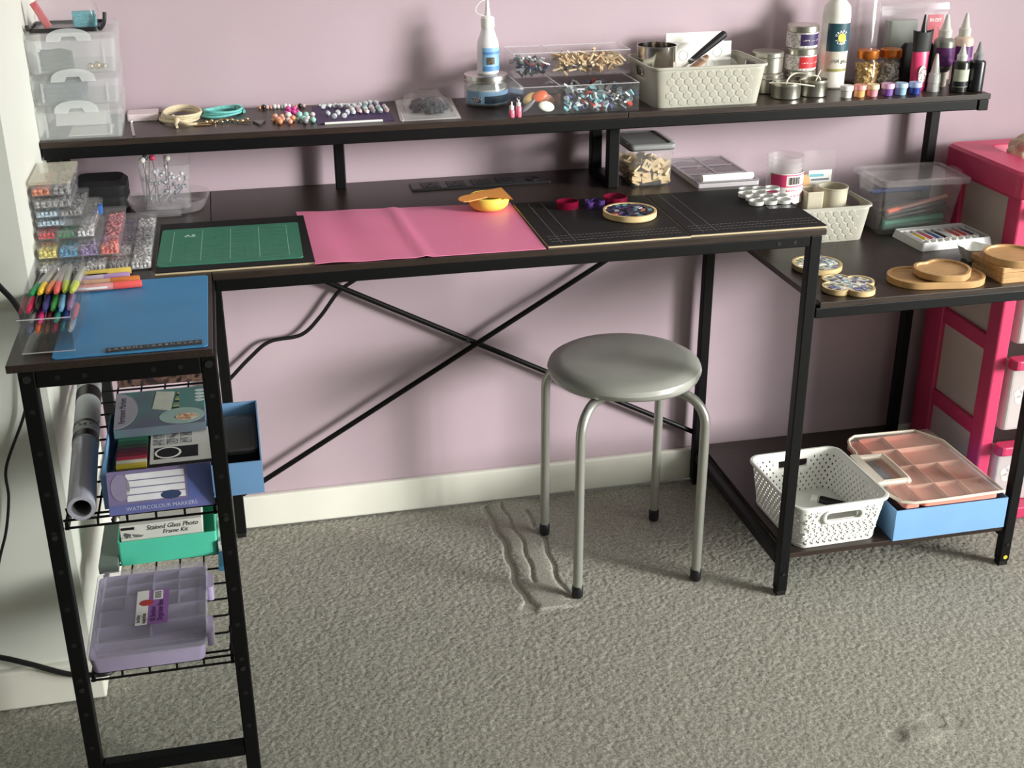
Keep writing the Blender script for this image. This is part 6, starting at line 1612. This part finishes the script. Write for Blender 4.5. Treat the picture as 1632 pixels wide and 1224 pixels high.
sl = obj('sticker', G().box(-0.021, 0.028, -0.050, 0.046, 0.0342, 0.0346), mat('purple_sticker', (150, 100, 168), 0.5, var=0.12, scale=12), t)
obj('white_half', G().box(-0.021, -0.003, -0.050, 0.046, 0.0346, 0.0349), PAPER, sl)
obj('red_badge', G().lathe([(0.0085, 0), (0.0085, 0.0004)], 22, m=Matrix.Translation((-0.006, 0.010, 0.0349)) @ Matrix.Scale(1.25, 4, (1, 0, 0))), mat('badge_red', (186, 60, 60), 0.5), sl)
obj('barcode_patch', G().box(0.004, 0.019, 0.018, 0.043, 0.0346, 0.0349), PAPER, sl)
g = G()
for k in range(9):
    g.box(0.0065, 0.0165, 0.0205 + 0.0022 * k, 0.0205 + 0.0022 * k + (0.0012 if k % 3 else 0.0007), 0.0349, 0.0351)
obj('barcode', g, DTXT, sl)
o = text('lettering', '10 Section', 0.0115, mat('plum_lettering', (84, 30, 104), 0.5), sl, (0.0055, -0.023, 0.0349), rot=(0, 0, PI / 2), bold=0.0002, sx=0.85)
o = text('lettering', 'Organiser Box', 0.0115, mat('plum_lettering', (84, 30, 104), 0.5), sl, (0.0165, -0.014, 0.0349), rot=(0, 0, PI / 2), bold=0.0002, sx=0.85)
o = text('lettering', 'hobby\nsupplies', 0.0085, DTXT, sl, (-0.0125, -0.033, 0.0350), rot=(0, 0, PI / 2), bold=0.0002)
obj('orange_button', G().lathe([(0.008, 0), (0.0085, 0.001), (0.0085, 0.005), (0.007, 0.006)], 18), mat('orange_button', (224, 120, 100), 0.4), smooth=True, loc=(0.434, -0.792, 0.2420), label='orange button inside the lilac section organiser', cat='button')
obj('grey_button', G().lathe([(0.009, 0), (0.0095, 0.001), (0.0095, 0.005), (0.008, 0.006)], 18), mat('grey_button', (120, 118, 124), 0.4), smooth=True, loc=(0.466, -0.792, 0.2420), label='grey button inside the lilac section organiser', cat='button')
t = thing('frame_kit_tray', 'mint green tray of the frame kit behind the lilac organiser', 'tray', (0.4925, -0.4300, 0.2392), 0.02)
obj('tray_wall', G().tray(-0.082, 0.082, -0.080, 0.080, 0.0, 0.046, 0.003, 0.004), mat('mint_green_card', (84, 206, 172), 0.5, var=0.03), t, bevel=0.001)
t = thing('frame_kit', 'white stained glass photo frame kit box standing in the mint green tray', 'kit box', (0.4850, -0.4380, 0.2425), 0.02)
obj('carton', G().box(-0.068, 0.068, -0.066, 0.066, 0.0, 0.070), mat('white_floral_carton', (214, 212, 204), 0.55, var=0.05), t, bevel=0.0008)
text('lettering', 'Stained Glass Photo', 0.0125, DTXT, t, (0.018, -0.0665, 0.0620), shear=0.35, sx=0.85)
text('lettering', 'Frame Kit', 0.0115, DTXT, t, (0.022, -0.0665, 0.0515), shear=0.35, sx=0.9)
obj('black_tab', G().box(-0.066, -0.044, -0.0664, -0.0660, 0.0620, 0.0670), BLACKP, t)
obj('floral_print', G().prism([(-0.066, 0), (-0.034, 0.0), (-0.030, 0.003), (-0.045, 0.006), (-0.062, 0.011)], 0, 0.0004, Matrix.Translation((0, -0.0660, 0.0465)) @ Matrix.Rotation(PI / 2, 4, 'X')), patches('leaf_sketch', [(120, 118, 112), (190, 188, 180), (90, 90, 88), (214, 212, 204)], 300), t)
obj('grey_folder', G().box(-0.016, 0.016, -0.075, 0.075, 0, 0.016), mat('grey_green_board', (112, 124, 118), 0.6), bevel=0.001, loc=(0.3930 + 0.0015, -0.455, 0.2392), label='grey green board lying beside the mint green tray', cat='board')
obj('blue_booklet', G().box(-0.0085, 0.0085, -0.085, 0.085, 0, 0.008), mat('blue_booklet', (52, 110, 140), 0.5), bevel=0.0006, loc=(0.5845, -0.480, 0.2392), label='blue booklet lying between the mint tray and the desk leg', cat='booklet')
obj('clear_sleeve', G().box(-0.006, 0.006, -0.06, 0.06, 0, 0.020), patches('sleeve_print', [(206, 208, 206), (150, 152, 150), (226, 228, 226)], 90), bevel=0.001, loc=(0.5825, -0.455, 0.2474), label='patterned sleeve lying on the blue booklet', cat='sleeve')
